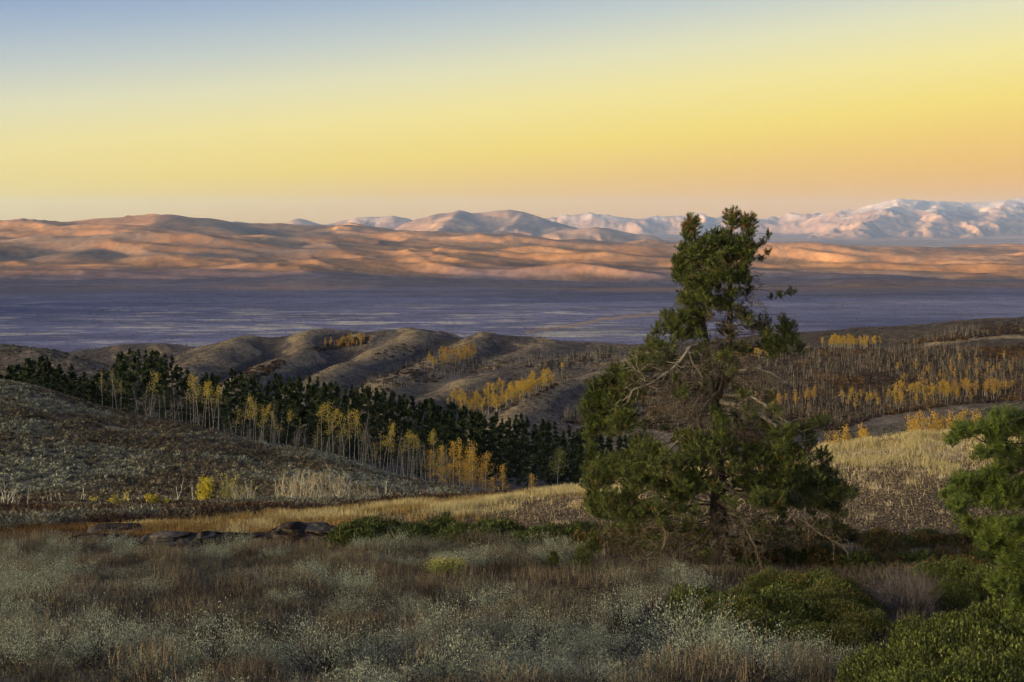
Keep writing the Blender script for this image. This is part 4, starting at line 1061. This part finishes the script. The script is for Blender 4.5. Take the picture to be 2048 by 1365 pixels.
for px, sy, s, v, lab in KEY:
    p = hit(px, sy)
    if p is None: p = np.array([(px - 1024) / F * 23.2, 23.2, float(H((px - 1024) / F * 23.2, 23.2))])
    used.append((p[0], p[1], .5 * s))
    s *= 1.22
    put2('sagebrush', SKM[v % 4], p - [0, 0, .05], rn.uniform(0, 6.28), s, lab, 'sagebrush', None, ('stems', 'foliage'), sxyz=(s * 1.08, s * 1.08, s * .92))
cnt = 0; tries = 0
while cnt < 262 and tries < 9000:
    tries += 1
    Y = math.sqrt(rn.uniform(21.5 ** 2, 55 ** 2)); px = rn.uniform(-40, 2080) if Y < 40 else rn.uniform(-20, 1500)
    x, Y, z = Hs(px, Y); sy = scr(x, Y, z)[1]
    if in_green(px, sy) or (px > 1150 and Y > 42) or (240 < px < 900 and Y > 51.5) or sy > 1420: continue
    s = rn.uniform(.7, 1.55)
    if not free(x, Y, .5 * s): continue
    used.append((x, Y, .5 * s)); nz = fbm(x / 5, Y / 5, 3, 700); u = rn.random()
    if u < .38 - nz * .7: kind, ms, lab = 'g', SGM, 'grey green sagebrush scattered among the brown stalks'
    elif u < .64: kind, ms, lab = 'd', SDM, 'dull grey leafless shrub'
    else: kind, ms, lab = 'b', SBM, 'rusty brown stalky shrub'
    third = 'left' if px < 680 else 'middle' if px < 1360 else 'right'; dep = 'near bottom edge' if Y < 31 else 'midway' if Y < 41 else 'far side'
    lab = {'g': 'grey green sagebrush among brown stalks', 'd': 'dull dark grey shrub', 'b': 'rusty brown stalky shrub'}[kind] + f' in the {third} third of the meadow, {dep}'
    put2('sagebrush' if kind == 'g' else 'brown_shrub', ms[rn.integers(0, len(ms))], (x, Y, z - .04), rn.uniform(0, 6.28), s, lab, 'sagebrush' if kind == 'g' else 'shrub', lab, ('stems', 'foliage'), sxyz=(s * 1.15, s * 1.15, s * rn.uniform(.7, .95)))
    cnt += 1
# rabbitbrush in yellow green bloom
for px, sy, s, lab in [(880, 1160, .72, 'yellow green rabbitbrush topped with pale seed heads, left of the pair'), (912, 1160, .72, 'yellow green rabbitbrush topped with pale seed heads, right of the pair')]:
    p = hit(px, sy); g1 = Geo(); g2 = Geo(); g3 = Geo(); n = 420
    d = unit(np.stack([rn.normal(size=n) * .42, rn.normal(size=n) * .42, np.ones(n)], 1)); L = rn.uniform(.75, 1.0, n) * .95
    blades(g1, rn.normal(size=(n, 3)) * [.07, .07, 0], d, L, .02, (.10, .13, .035), tipcol=(.26, .30, .06), rng=rn)
    c = rn.normal(size=(n, 3)) * .02 + d * L[:, None]; leaves(g2, c, .055, np.array([.42, .36, .14]) * rn.uniform(.7, 1.2, (n, 1)), rng=rn, asp=.9)
    e = d[rn.integers(0, n, 900)] * rn.uniform(.45, .92, (900, 1)); leaves(g3, e, .05, np.array([.16, .22, .05]) * rn.uniform(.6, 1.3, (900, 1)), rng=rn)
    r = empty('rabbitbrush', p, 0, s); tag(r, lab, 'rabbitbrush', 'rabbitbrush pair')
    obj('stems', g1.mesh('stems', M_dryleaf), r); obj('flower_heads', g2.mesh('flower_heads', M_dryleaf), r); obj('foliage', g3.mesh('foliage', M_leaf), r)

# dark leafy evergreen bushes
def bush_t(seed, n=11000, c0=(.024, .034, .009), c1=(.135, .155, .030), red=.0, leafs=.038, flat=.62):
    rng = np.random.default_rng(seed); gs = Geo(); gl = Geo()
    lump = unit(rng.normal(size=(14, 3)) * [1, 1, .5] + [0, 0, .4])
    d = unit(rng.normal(size=(n, 3)) * [1, 1, .8] + [0, 0, .25]); d[:, 2] = np.abs(d[:, 2])
    r = (.78 + .26 * np.max(d @ lump.T, axis=1) ** 14) * rng.uniform(.72, 1.03, n) ** .8
    c = d * r[:, None] * [1, 1, flat]
    k = rng.random((n, 1)) ** 1.5; col = np.array(c0) * (1 - k) + np.array(c1) * k
    if red: col = np.where(rng.random((n, 1)) < red, np.array([[.125, .068, .022]]) * rng.uniform(.6, 1.3, (n, 1)), col)
    leaves(gl, c, rng.uniform(.7, 1.3, n) * leafs, col, along=unit(d + [0, 0, .3]) * .6, rng=rng, asp=.7)
    ns = 90; ds = unit(rng.normal(size=(ns, 3)) * [1, 1, .8] + [0, 0, .6]); ds[:, 2] = np.abs(ds[:, 2])
    blades(gs, rng.normal(size=(ns, 3)) * [.15, .15, 0], ds, rng.uniform(.6, .98, ns) * np.where(ds[:, 2] > .7, .75, .95), .022, (.045, .032, .025), rng=rng)
    return gs.mesh('stems', M_dryleaf), gl.mesh('foliage', M_leaf)
BT = [bush_t(800 + i) for i in range(3)]; BRD = [bush_t(810 + i, red=.20, c1=(.11, .14, .025)) for i in range(3)]
BF = [bush_t(820 + i, n=3800, leafs=.07, red=.06, flat=.5, c1=(.085, .12, .022)) for i in range(3)]; BFR = [bush_t(830 + i, n=3800, leafs=.07, red=.5, flat=.5, c1=(.08, .09, .02)) for i in range(2)]
def bush(px, sy, s, ms, lab, grp, h=1.0, name='leafy_bush'):
    p = hit(px, sy)
    if p is None: p = np.array([(px - 1024) / F * 23, 23, float(H((px - 1024) / F * 23, 23))])
    put2(name, ms[rn.integers(0, len(ms))], p - [0, 0, .05], rn.uniform(0, 6.28), s, lab, 'bush', grp, ('stems', 'foliage'), sxyz=(s * 1.05, s * .95, s * h * 1.35))
for px, sy, s, h in [(1790,1400,1.05,1.1),(1880,1390,1.15,1.2),(1970,1380,1.2,1.25),(2050,1370,1.2,1.3),(1850,1330,1.0,1.2),(1930,1310,1.0,1.3),(2020,1300,1.1,1.35),(2080,1420,1.2,1.2),(1760,1420,.8,1.0),(1960,1440,1.2,1.1),(1865,1450,1.1,1.0)]:
    bush(px, sy, s, BT, 'bright tipped leafy bush in the big mound at the lower right corner', 'leafy bushes at the lower right corner', h)
for px, sy, s, h in [(1400,1240,1.05,1.1),(1500,1262,1.15,1.1),(1570,1262,1.1,1.15),(1620,1215,1.1,1.2),(1420,1255,.9,1.1),(1470,1240,.9,1.2),(1530,1235,.95,1.2),(1445,1285,.8,1.0),(1500,1290,.9,1.1),(1560,1290,.9,1.1),(1590,1240,.9,1.2),(1620,1300,.8,1.0)]:
    bush(px, sy, s, BT[:2] + BRD[:1], 'green leafy bush in the mound in front of the big pine', 'leafy bushes before the big pine', h)
for px, sy, s, h in [(1680,1235,1.1,1.2),(1650,1245,.95,1.2),(1700,1260,.9,1.1),(1600,1190,.9,1.1),(1660,1200,.9,1.1),(1730,1275,.8,1.0),(1675,1300,.8,1.0),(1540,1185,.8,1.1)]:
    bush(px, sy, s, BRD, 'rusty tinged leafy bush on the right of the mound before the big pine', 'rusty bushes before the big pine', h)
for px, sy, s, h in [(1880,1185,1.0,1.3),(1940,1190,1.0,1.3),(1990,1205,1.0,1.3),(1905,1215,.8,1.2)]:
    bush(px, sy, s, BT, 'dark green bush under the right hand pine, behind the grey twigs', 'bushes under the right hand pine', h)
for i in range(46):
    px = rn.uniform(1500, 2010); sy = rn.uniform(1078, 1150)
    bush(px, sy, rn.uniform(.7, 1.1), BFR if rn.random() < .6 else BF, 'rusty green low bush in the strip at the foot of the stony bank', 'low bushes below the stony bank', rn.uniform(.8, 1.3))
for i in range(84):
    px = rn.uniform(700, 1330) if i % 4 else rn.uniform(1130, 1430); sy = rn.uniform(1078, 1096) + max(0, (px - 900)) * .03
    bush(px, sy, rn.uniform(.8, 1.3), BF if px < 1180 or rn.random() < .4 else BFR, 'low dark green bush in the long strip behind the meadow', 'low green bushes in the strip', rn.uniform(.9, 1.35))
# purplish bare twiggy bush between the leafy ones
for px, sy, s in [(1790,1225,1.0),(1830,1235,1.0),(1815,1200,1.0),(1760,1235,.7),(1850,1205,.8)]:
    p = hit(px, sy); g = Geo(); n = 260
    d = unit(np.stack([rn.normal(size=n) * .5, rn.normal(size=n) * .5, np.ones(n)], 1)); L = rn.uniform(.5, 1.1, n)
    b = rn.normal(size=(n, 3)) * [.16, .16, 0]; col = np.array([.13, .108, .106]) * rn.uniform(.5, 1.3, (n, 1))
    blades(g, b, d, L, .018, col, rng=rn)
    for q in range(2): blades(g, b + d * (L * rn.uniform(.3, .85, n))[:, None], unit(d + rdir(n, rn) * .6), L * .4, .011, col, rng=rn)
    tag(obj('twiggy_shrub', g.mesh('twiggy_shrub', M_dryleaf), None, p), 'bare purplish grey twiggy shrub between the leafy bushes on the right', 'shrub', 'bare twiggy shrubs'); bpy.context.scene.objects[-1].scale = (s,) * 3

# ---- dark rock ledges on the left
def ledge(px0, px1, sy, Y, hgt, seed, label):
    rng = np.random.default_rng(seed); x0, x1 = (px0 - 1024) / F * Y, (px1 - 1024) / F * Y
    nu, nv = int((x1 - x0) / .06) + 2, 56; u = np.linspace(0, 1, nu); v = np.linspace(0, 1, nv)
    U, V = np.meshgrid(u, v, indexing='ij'); X = x0 + (x1 - x0) * U
    prof = np.sqrt(np.clip(1 - np.abs(2 * U - 1) ** 5, 0, 1)) * (.65 + .35 * fbm(X / 2.2, X * 0 + seed, 3, seed))
    ang = V * math.pi
    zz = np.sin(ang) ** .55 * hgt * prof; dpt = -np.cos(ang) * (.5 + .9 * prof)
    n_ = fbm(X / .45 + dpt, zz / .09 + X / 6, 4, seed + 1) * .16 + ridged(X / 2.2, zz / .3 + dpt, 3, seed + 2) * .07
    lay = np.floor(zz / .13 + .35 * fbm(X / 1.8, X * 0, 2, seed + 8)); n_ = n_ + (_h(lay, np.floor(X / 1.1 + lay * .37), seed) - .5) * .42 * (zz > .05)
    Yy = Y + dpt - n_ * 1.8; base_z = H(X, np.full_like(X, Y)); Zz = base_z + zz - .12 + n_ * .4
    a = np.arange(nu * nv).reshape(nu, nv); q = np.stack([a[:-1, :-1], a[1:, :-1], a[1:, 1:], a[:-1, 1:]], -1).reshape(-1, 4)
    k = sstep(-.25, .4, fbm(X / .8, zz / .08, 3, seed + 5)); col = lerp3((.024, .019, .017), (.10, .082, .072), k)
    col = lerp3(col, (.14, .115, .105), sstep(.3, .6, fbm(X / .5, zz / .2, 2, seed + 6)) * .6)
    ctr = np.array([(x0 + x1) / 2, Y, float(H((x0 + x1) / 2, Y))])
    P_ = np.stack([X, Yy, Zz], -1).reshape(-1, 3) - ctr
    tag(obj('rock_ledge', mesh_np('rock_ledge', P_, q, M_rock, tint=col.reshape(-1, 3)), None, ctr), label, 'rock')
ledge(278, 410, 1090, 56.5, .85, 41, 'blunt dark layered rock at the left end of the ledges')
ledge(385, 545, 1088, 57.0, .8, 42, 'low dark ledge running right from the blunt rock')
ledge(530, 690, 1080, 57.2, .8, 43, 'long dark ledge rising towards the green bush strip')
ledge(575, 660, 1060, 61.0, .8, 44, 'small dark outcrop above the long ledge in the gold grass')
ledge(120, 260, 1098, 56.8, .5, 45, 'low dark slab in the shadowy hollow at the left')
ledge(170, 285, 1050, 62.5, .8, 46, 'dark slab above the rusty grass gully at the left')

# ---- stuff: what nobody could count
def field(n, x_of, y0, y1, keep, rngs=rn):
    Y = np.sqrt(rngs.uniform(y0 ** 2, y1 ** 2, n)); px = rngs.uniform(x_of[0], x_of[1], n)
    x = (px - 1024) / F * Y; m = keep(px, Y, x); px, Y, x = px[m], Y[m], x[m]
    return px, np.stack([x, Y, H(x, Y)], 1)
def stalks(name, pos, L, W, cols, cn, label, lean=.16, spread=.0, cat='grass'):
    g = Geo(); n = len(pos); d = unit(np.stack([rn.normal(size=n) * lean, rn.normal(size=n) * lean, np.ones(n)], 1))
    b = pos + rn.normal(size=(n, 3)) * [spread, spread, 0]
    t = cn[:, None]; c = np.asarray(cols[0]) * (1 - t) + np.asarray(cols[1]) * t; c = c * rn.uniform(.55, 1.35, (n, 1))
    blades(g, b, d, L, W, c * .7, tipcol=c * 1.2, rng=rn)
    return tag(obj(name, g.mesh(name, M_dryleaf)), label, cat, kind='stuff')
# brown stalky grass over the meadow
px, pos = field(350000, (-280, 2330), 19, 60, lambda px, Y, x: (rn.random(len(px)) < np.clip(.5 + 1.1 * fbm(x / 1.6, Y / 1.6, 3, 710), .06, 1)) & ~((px > np.where(px < 900, 240, 690)) & (Y > 53.5)) & ~green_np(px, Y, x))
kp = np.array(used[:len(KEY)]); far_ = np.ones(len(pos), bool)
for a, b, c in kp: far_ &= ((pos[:, 0] - a) ** 2 + (pos[:, 1] - b + .25) ** 2 > (c * 1.45) ** 2)
pos = pos[far_]
nz = sstep(-.35, .35, fbm(pos[:, 0] / 4, pos[:, 1] / 4, 3, 711) + rn.normal(size=len(pos)) * .12)
Lh = rn.uniform(.12, .42, len(pos)) * (.75 + .6 * sstep(-.2, .5, fbm(pos[:, 0] / 2.5, pos[:, 1] / 2.5, 3, 712)))
stalks('dry_grass', pos, Lh, .011 + .00022 * pos[:, 1], [(.112, .090, .070), (.26, .225, .175)], nz, 'brown and tan dry stalks over the whole meadow')
# soft low scrub between: tiny grey leaves close to the soil
g = Geo(); px, p2 = field(175000, (-280, 2330), 19, 58, lambda px, Y, x: rn.random(len(px)) < np.clip(.5 + 1.2 * fbm(x / 1.1, Y / 1.1, 3, 713), 0, 1))
k = sstep(-.3, .3, fbm(p2[:, 0] / 3, p2[:, 1] / 3, 3, 714))[:, None]
leaves(g, p2 + np.stack([0 * k[:, 0], 0 * k[:, 0], rn.uniform(.03, .28, len(p2))], 1), rn.uniform(.05, .10, len(p2)), ((1 - k) * [.085, .060, .040] + k * [.12, .115, .085]) * rn.uniform(.5, 1.3, (len(p2), 1)), along=np.broadcast_to([0, 0, 1.], p2.shape), asp=.35, rng=rn)
tag(obj('ground_scrub', g.mesh('ground_scrub', M_dryleaf)), 'low grey and brown scrub between the sagebrush', 'scrub', kind='stuff')
# golden grass of the bank
px, p3 = field(460000, (200, 2330), 60, 100, lambda px, Y, x: rn.random(len(px)) < bank_gold(px, Y) * np.clip(.35 + 2.2 * fbm(x / 1.5, Y / 2.5, 3, 721), .05, 1) + .045 * (px > 1300) * sstep(66, 80, Y) + .012)
stalks('gold_grass', p3, rn.uniform(.14, .48, len(p3)), .034, [(.22, .150, .065), (.41, .34, .185)], sstep(-.2, .25, fbm(p3[:, 0] / 3, p3[:, 1] / 4, 3, 720) + (px - 750) / 1600), 'golden dry grass along the crest of the bank', lean=.3)
# bunches of pale grass and pebbles on the stony bank
px, p4 = field(1800, (900, 2330), 62, 84, lambda px, Y, x: rn.random(len(px)) < .06 + .9 * sstep(70, 82, Y) * sstep(1100, 1500, px))
q = np.repeat(np.arange(len(p4)), 34)
stalks('pale_bunch_grass', p4[q], rn.uniform(.10, .30, len(q)), .035, [(.34, .27, .18), (.52, .43, .34)], rn.random(len(q)), 'pale bunches of dry grass dotted over the stony bank', lean=.55, spread=.16)
px, p5 = field(92000, (600, 2330), 55.5, 84, lambda px, Y, x: rn.random(len(px)) < np.clip(.25 + soil_mask(px, Y), 0, 1))
st_t = [];
for i in range(4):
    rg = np.random.default_rng(900 + i); gg = Geo(); v = np.array([(1,0,0),(-1,0,0),(0,1,0),(0,-1,0),(0,0,.7),(0,0,-.5)], float) * rg.uniform(.6, 1.2, (6, 1)); f = [(0,2,4),(2,1,4),(1,3,4),(3,0,4),(2,0,5),(1,2,5),(3,1,5),(0,3,5)]
    gg.add(v, f, (1, 1, 1)); st_t.append(gg.cat())
kk = rn.integers(0, 4, len(p5)); cc = np.array([.13, .10, .075]) * rn.uniform(.3, 1.5, (len(p5), 1)); cc = np.where(rn.random((len(p5), 1)) < .12, [[.26, .19, .12]], cc)
tag(obj('bank_stones', mesh_from('bank_stones', [bake(st_t[t], p5[kk == t], rn.uniform(0, 6.28, (kk == t).sum()), rn.uniform(.02, .09, (kk == t).sum()) * 1.0, cc[kk == t]) for t in range(4)], M_dryleaf)), 'loose stones and clods on the dark bank', 'stones', kind='stuff')
# rusty low growth in the gully at the left
px, p6 = field(75000, (-280, 760), 55.5, 72, lambda px, Y, x: ((Y > 59) | (px < 250)) & (rn.random(len(px)) < .75 * sstep(-.35, .2, fbm(x / 3, Y / 3, 3, 725))))
stalks('rusty_grass', p6, rn.uniform(.10, .34, len(p6)), .035, [(.10, .060, .030), (.27, .155, .055)], sstep(-.2, .5, fbm(p6[:, 0] / 5, p6[:, 1] / 5, 2, 726) + (px - 330) / 500), 'rusty and dull gold growth round the dark ledges', lean=.4)
# dark brown brush band and grey scrub beyond it
def scrub(name, pos, tmpl, smin, smax, c, label, cat='brush', sz=.8, m_=None):
    k = rn.integers(0, len(tmpl), len(pos)); s = rn.uniform(smin, smax, len(pos)); s3 = np.stack([s, s, s * sz], 1); mul = c
    tag(obj(name, mesh_from(name, [bake(tmpl[t], pos[k == t], rn.uniform(0, 6.28, (k == t).sum()), s3[k == t], mul[k == t]) for t in range(len(tmpl))], m_ or M_dryleaf)), label, cat, kind='stuff')
def low_t(seed, n, leafs):
    rng = np.random.default_rng(seed); g = Geo(); d = unit(rng.normal(size=(n, 3)) * [1, 1, .7] + [0, 0, .3]); d[:, 2] = np.abs(d[:, 2])
    c = d * rng.uniform(.35, .6, (n, 1)) * [1, 1, .95]; leaves(g, c, leafs * rng.uniform(.7, 1.3, n), np.ones(3) * rng.uniform(.45, 1.3, (n, 1)), along=unit(d + [0, 0, .8]), asp=.45, rng=rng)
    return g.cat()
LT_ = [low_t(950 + i, 90, .20) for i in range(4)]; LF_ = [low_t(960 + i, 38, .34) for i in range(4)]
px, p7 = field(11500, (-280, 1010), 66, 128, lambda px, Y, x: (bank_gold(px, Y) < .25) & (rn.random(len(px)) < np.where(Y < 78, .35, .95) * sstep(-.5, .0, fbm(x / 6, Y / 6, 3, 730))) & (Y > np.interp(px, [0, 300, 700, 1000], [68, 76, 88, 96])))
nz = sstep(-.1, .35, fbm(p7[:, 0] / 6, p7[:, 1] / 8, 3, 731))[:, None]
scrub('brown_brush', p7, LT_, .6, 1.5, ((1 - nz) * [.095, .060, .045] + nz * [.17, .165, .135]) * rn.uniform(.6, 1.2, (len(p7), 1)), 'dark brown and grey brush in the band behind the gold grass')
px, p8 = field(20000, (-420, 1010), 128, 262, lambda px, Y, x: rn.random(len(px)) < np.clip(.75 + .9 * fbm(x / 14, Y / 14, 3, 735), .2, 1))
nz = sstep(-.25, .3, fbm(p8[:, 0] / 18, p8[:, 1] / 14, 3, 736) + rn.normal(size=len(p8)) * .16)[:, None]
scrub('hillside_sagebrush', p8, LF_, .5, 1.7, ((1 - nz) * [.15, .122, .088] + nz * [.25, .25, .195]) * rn.uniform(.5, 1.3, (len(p8), 1)), 'sagebrush covering the near hillside', sz=.75)
# brush on the little grey ridge, the dark knoll and the middle hills
px, p9 = field(26000, (-80, 2130), 380, 620, lambda px, Y, x: ((px > 1500) | (px < 260)) & (rn.random(len(px)) < .9))
scrub('ridge_sagebrush', p9, [brush_t(970 + i, (.6, .6, .6), (1.2, 1.2, 1.2), n=12) for i in range(3)], .5, 1.3, np.array([.13, .125, .10]) * rn.uniform(.45, 1.3, (len(p9), 1)), 'sagebrush over the small grey ridge and the dark knoll', sz=.6)
px, p10 = field(110000, (100, 2100), 750, 1750, lambda px, Y, x: rn.random(len(px)) < np.clip(.5 + .8 * fbm(x / 60, Y / 60, 3, 740), 0, 1))
scrub('far_sagebrush', p10, [brush_t(980 + i, (.6, .6, .6), (1.2, 1.2, 1.2), n=5) for i in range(3)], .8, 2.0, np.array([.080, .066, .058]) * rn.uniform(.25, 2.0, (len(p10), 1)), 'low sagebrush specks over the middle hills', sz=.5)

px, p11 = field(60000, (-60, 2110), 3600, 11500, lambda px, Y, x: rn.random(len(px)) < np.clip(.35 + 1.6 * fbm(x / 900, Y / 260, 3, 745), .04, 1))
scrub('valley_scrub', p11, [brush_t(990 + i, (.6, .6, .6), (1.2, 1.2, 1.2), n=4) for i in range(3)], 2.0, 6.5, np.where(rn.random((len(p11), 1)) < .25, [[.22, .19, .17]], [[.045, .045, .05]]) * rn.uniform(.5, 1.5, (len(p11), 1)), 'specks of trees and scrub over the valley floor', sz=.5)
# ------------------------------------------------------------------ sky, sun, air, camera
SUN_EL = math.radians(2.3)
LT = Vector((.88, .47, 0)).normalized()              # where the light travels, seen from above
w = bpy.data.worlds.new('World'); SC.world = w; w.use_nodes = True
nt = w.node_tree; bg = nt.nodes['Background']
tc = N(nt, 'ShaderNodeTexCoord'); sx = N(nt, 'ShaderNodeSeparateXYZ'); nt.links.new(tc.outputs['Generated'], sx.inputs[0])
def M(op, a, b=None, c=None):
    n = N(nt, 'ShaderNodeMath', operation=op)
    for i, v in enumerate((a, b, c)):
        if v is None: continue
        if hasattr(v, 'links'): nt.links.new(v, n.inputs[i])
        else: n.inputs[i].default_value = v
    return n.outputs[0]
def lin(c): return tuple(((v / 255) / 12.92 if v / 255 <= .04045 else ((v / 255 + .055) / 1.055) ** 2.4) for v in c)
EXPO = 2.0
def sky(c, k=.87): return tuple(v * k / 2 ** EXPO for v in lin(c))
ev = M('SUBTRACT', sx.outputs['Z'], M('MULTIPLY', sx.outputs['X'], 0.10))
fac = M('MULTIPLY_ADD', ev, 2.0, 0.1)
def pos(sy): return (HY - sy) / F * 2 + .1
grad = ramp(nt, fac, [(0.0, sky((225, 150, 40))), (pos(455), sky((236, 174, 44))), (pos(425), sky((236, 179, 60))), (pos(380), sky((238, 190, 72))), (pos(300), sky((243, 214, 90))),
    (pos(210), sky((242, 224, 142))), (pos(130), sky((224, 219, 180))), (pos(60), sky((192, 199, 196))), (pos(-10), sky((158, 176, 200))), (pos(-90), sky((118, 146, 196))), (.66, sky((125, 140, 175), 1.0)), (1.0, sky((122, 136, 172), 1.05))])
# warm glow of the low sun on the left behind the camera
dp = N(nt, 'ShaderNodeVectorMath', operation='DOT_PRODUCT'); nt.links.new(tc.outputs['Generated'], dp.inputs[0])
sd = Vector((-LT.x * math.cos(SUN_EL), -LT.y * math.cos(SUN_EL), math.sin(SUN_EL))); dp.inputs[1].default_value = sd
g = M('POWER', M('MAXIMUM', dp.outputs['Value'], 0.0), 16.0)
up = M('MAXIMUM', M('SUBTRACT', 1.0, M('MULTIPLY', M('MAXIMUM', sx.outputs['Z'], 0.0), 1.3)), 0.0)
g = M('MULTIPLY', g, up)
glow = mixc(nt, (0, 0, 0), (15.5, 12.8, 6.6), g)
skyt = N(nt, 'ShaderNodeTexSky'); skyt.sky_type = 'NISHITA'; skyt.sun_disc = False; skyt.sun_elevation = SUN_EL
skyt.sun_rotation = math.atan2(sd.x, sd.y)
nsk = mixc(nt, skyt.outputs[0], (.02, .02, .02), 1.0, 'MULTIPLY')
tot = mixc(nt, mixc(nt, grad, glow, 1.0, 'ADD'), nsk, 1.0, 'ADD')
nt.links.new(tot, bg.inputs['Color']); bg.inputs['Strength'].default_value = 1.0

sun = bpy.data.lights.new('sun', 'SUN'); sun.energy = 5.0; sun.angle = math.radians(.6); sun.color = (1, .66, .38)
so = link(bpy.data.objects.new('sun', sun)); so.rotation_euler = (-sd).to_track_quat('-Z', 'Y').to_euler()

# haze: one closed box of even, thin air round everything
zlo = float(GZ.min()) - 1; zhi = max(float(GZ.max()), 5) + 12
hz, hnt, hb = mat('haze_air'); hnt.nodes.remove(hb)
pv = N(hnt, 'ShaderNodeVolumePrincipled'); pv.inputs['Color'].default_value = (.26, .43, .84, 1); pv.inputs['Density'].default_value = 1.15e-5
pv.inputs['Anisotropy'].default_value = 0.0
hz.cycles.homogeneous_volume = True
hnt.links.new(pv.outputs[0], hnt.nodes['Material Output'].inputs['Volume'])
B = 47500.0
hv = [(-B, -B, zlo), (B, -B, zlo), (B, B, zlo), (-B, B, zlo), (-B, -B, zhi), (B, -B, zhi), (B, B, zhi), (-B, B, zhi)]
hf = np.array([(0, 3, 2, 1), (4, 5, 6, 7), (0, 1, 5, 4), (1, 2, 6, 5), (2, 3, 7, 6), (3, 0, 4, 7)])
HAZE = tag(obj('haze', mesh_np('haze', hv, hf, hz)), kind='stuff')

cam = bpy.data.cameras.new('camera'); cam.lens = 50; cam.sensor_width = 36; cam.shift_y = (HY - 682.5) / 2048
cam.clip_start = .1; cam.clip_end = 200000
co = link(bpy.data.objects.new('camera', cam)); co.rotation_euler = (math.pi / 2, 0, 0); SC.camera = co
SC.view_settings.view_transform = 'Standard'; SC.view_settings.look = 'None'; SC.view_settings.gamma = 1; SC.view_settings.exposure = EXPO
SC.render.engine = 'CYCLES'
c = SC.cycles
c.max_bounces = 4; c.diffuse_bounces = 2; c.glossy_bounces = 1; c.transmission_bounces = 2; c.volume_bounces = 0; c.transparent_max_bounces = 4
c.use_denoising = True; c.denoiser = 'OPENIMAGEDENOISE'; c.denoising_input_passes = 'RGB_ALBEDO_NORMAL'; c.denoising_prefilter = 'ACCURATE'; c.use_adaptive_sampling = True; c.adaptive_threshold = .015
c.sample_clamp_indirect = 4
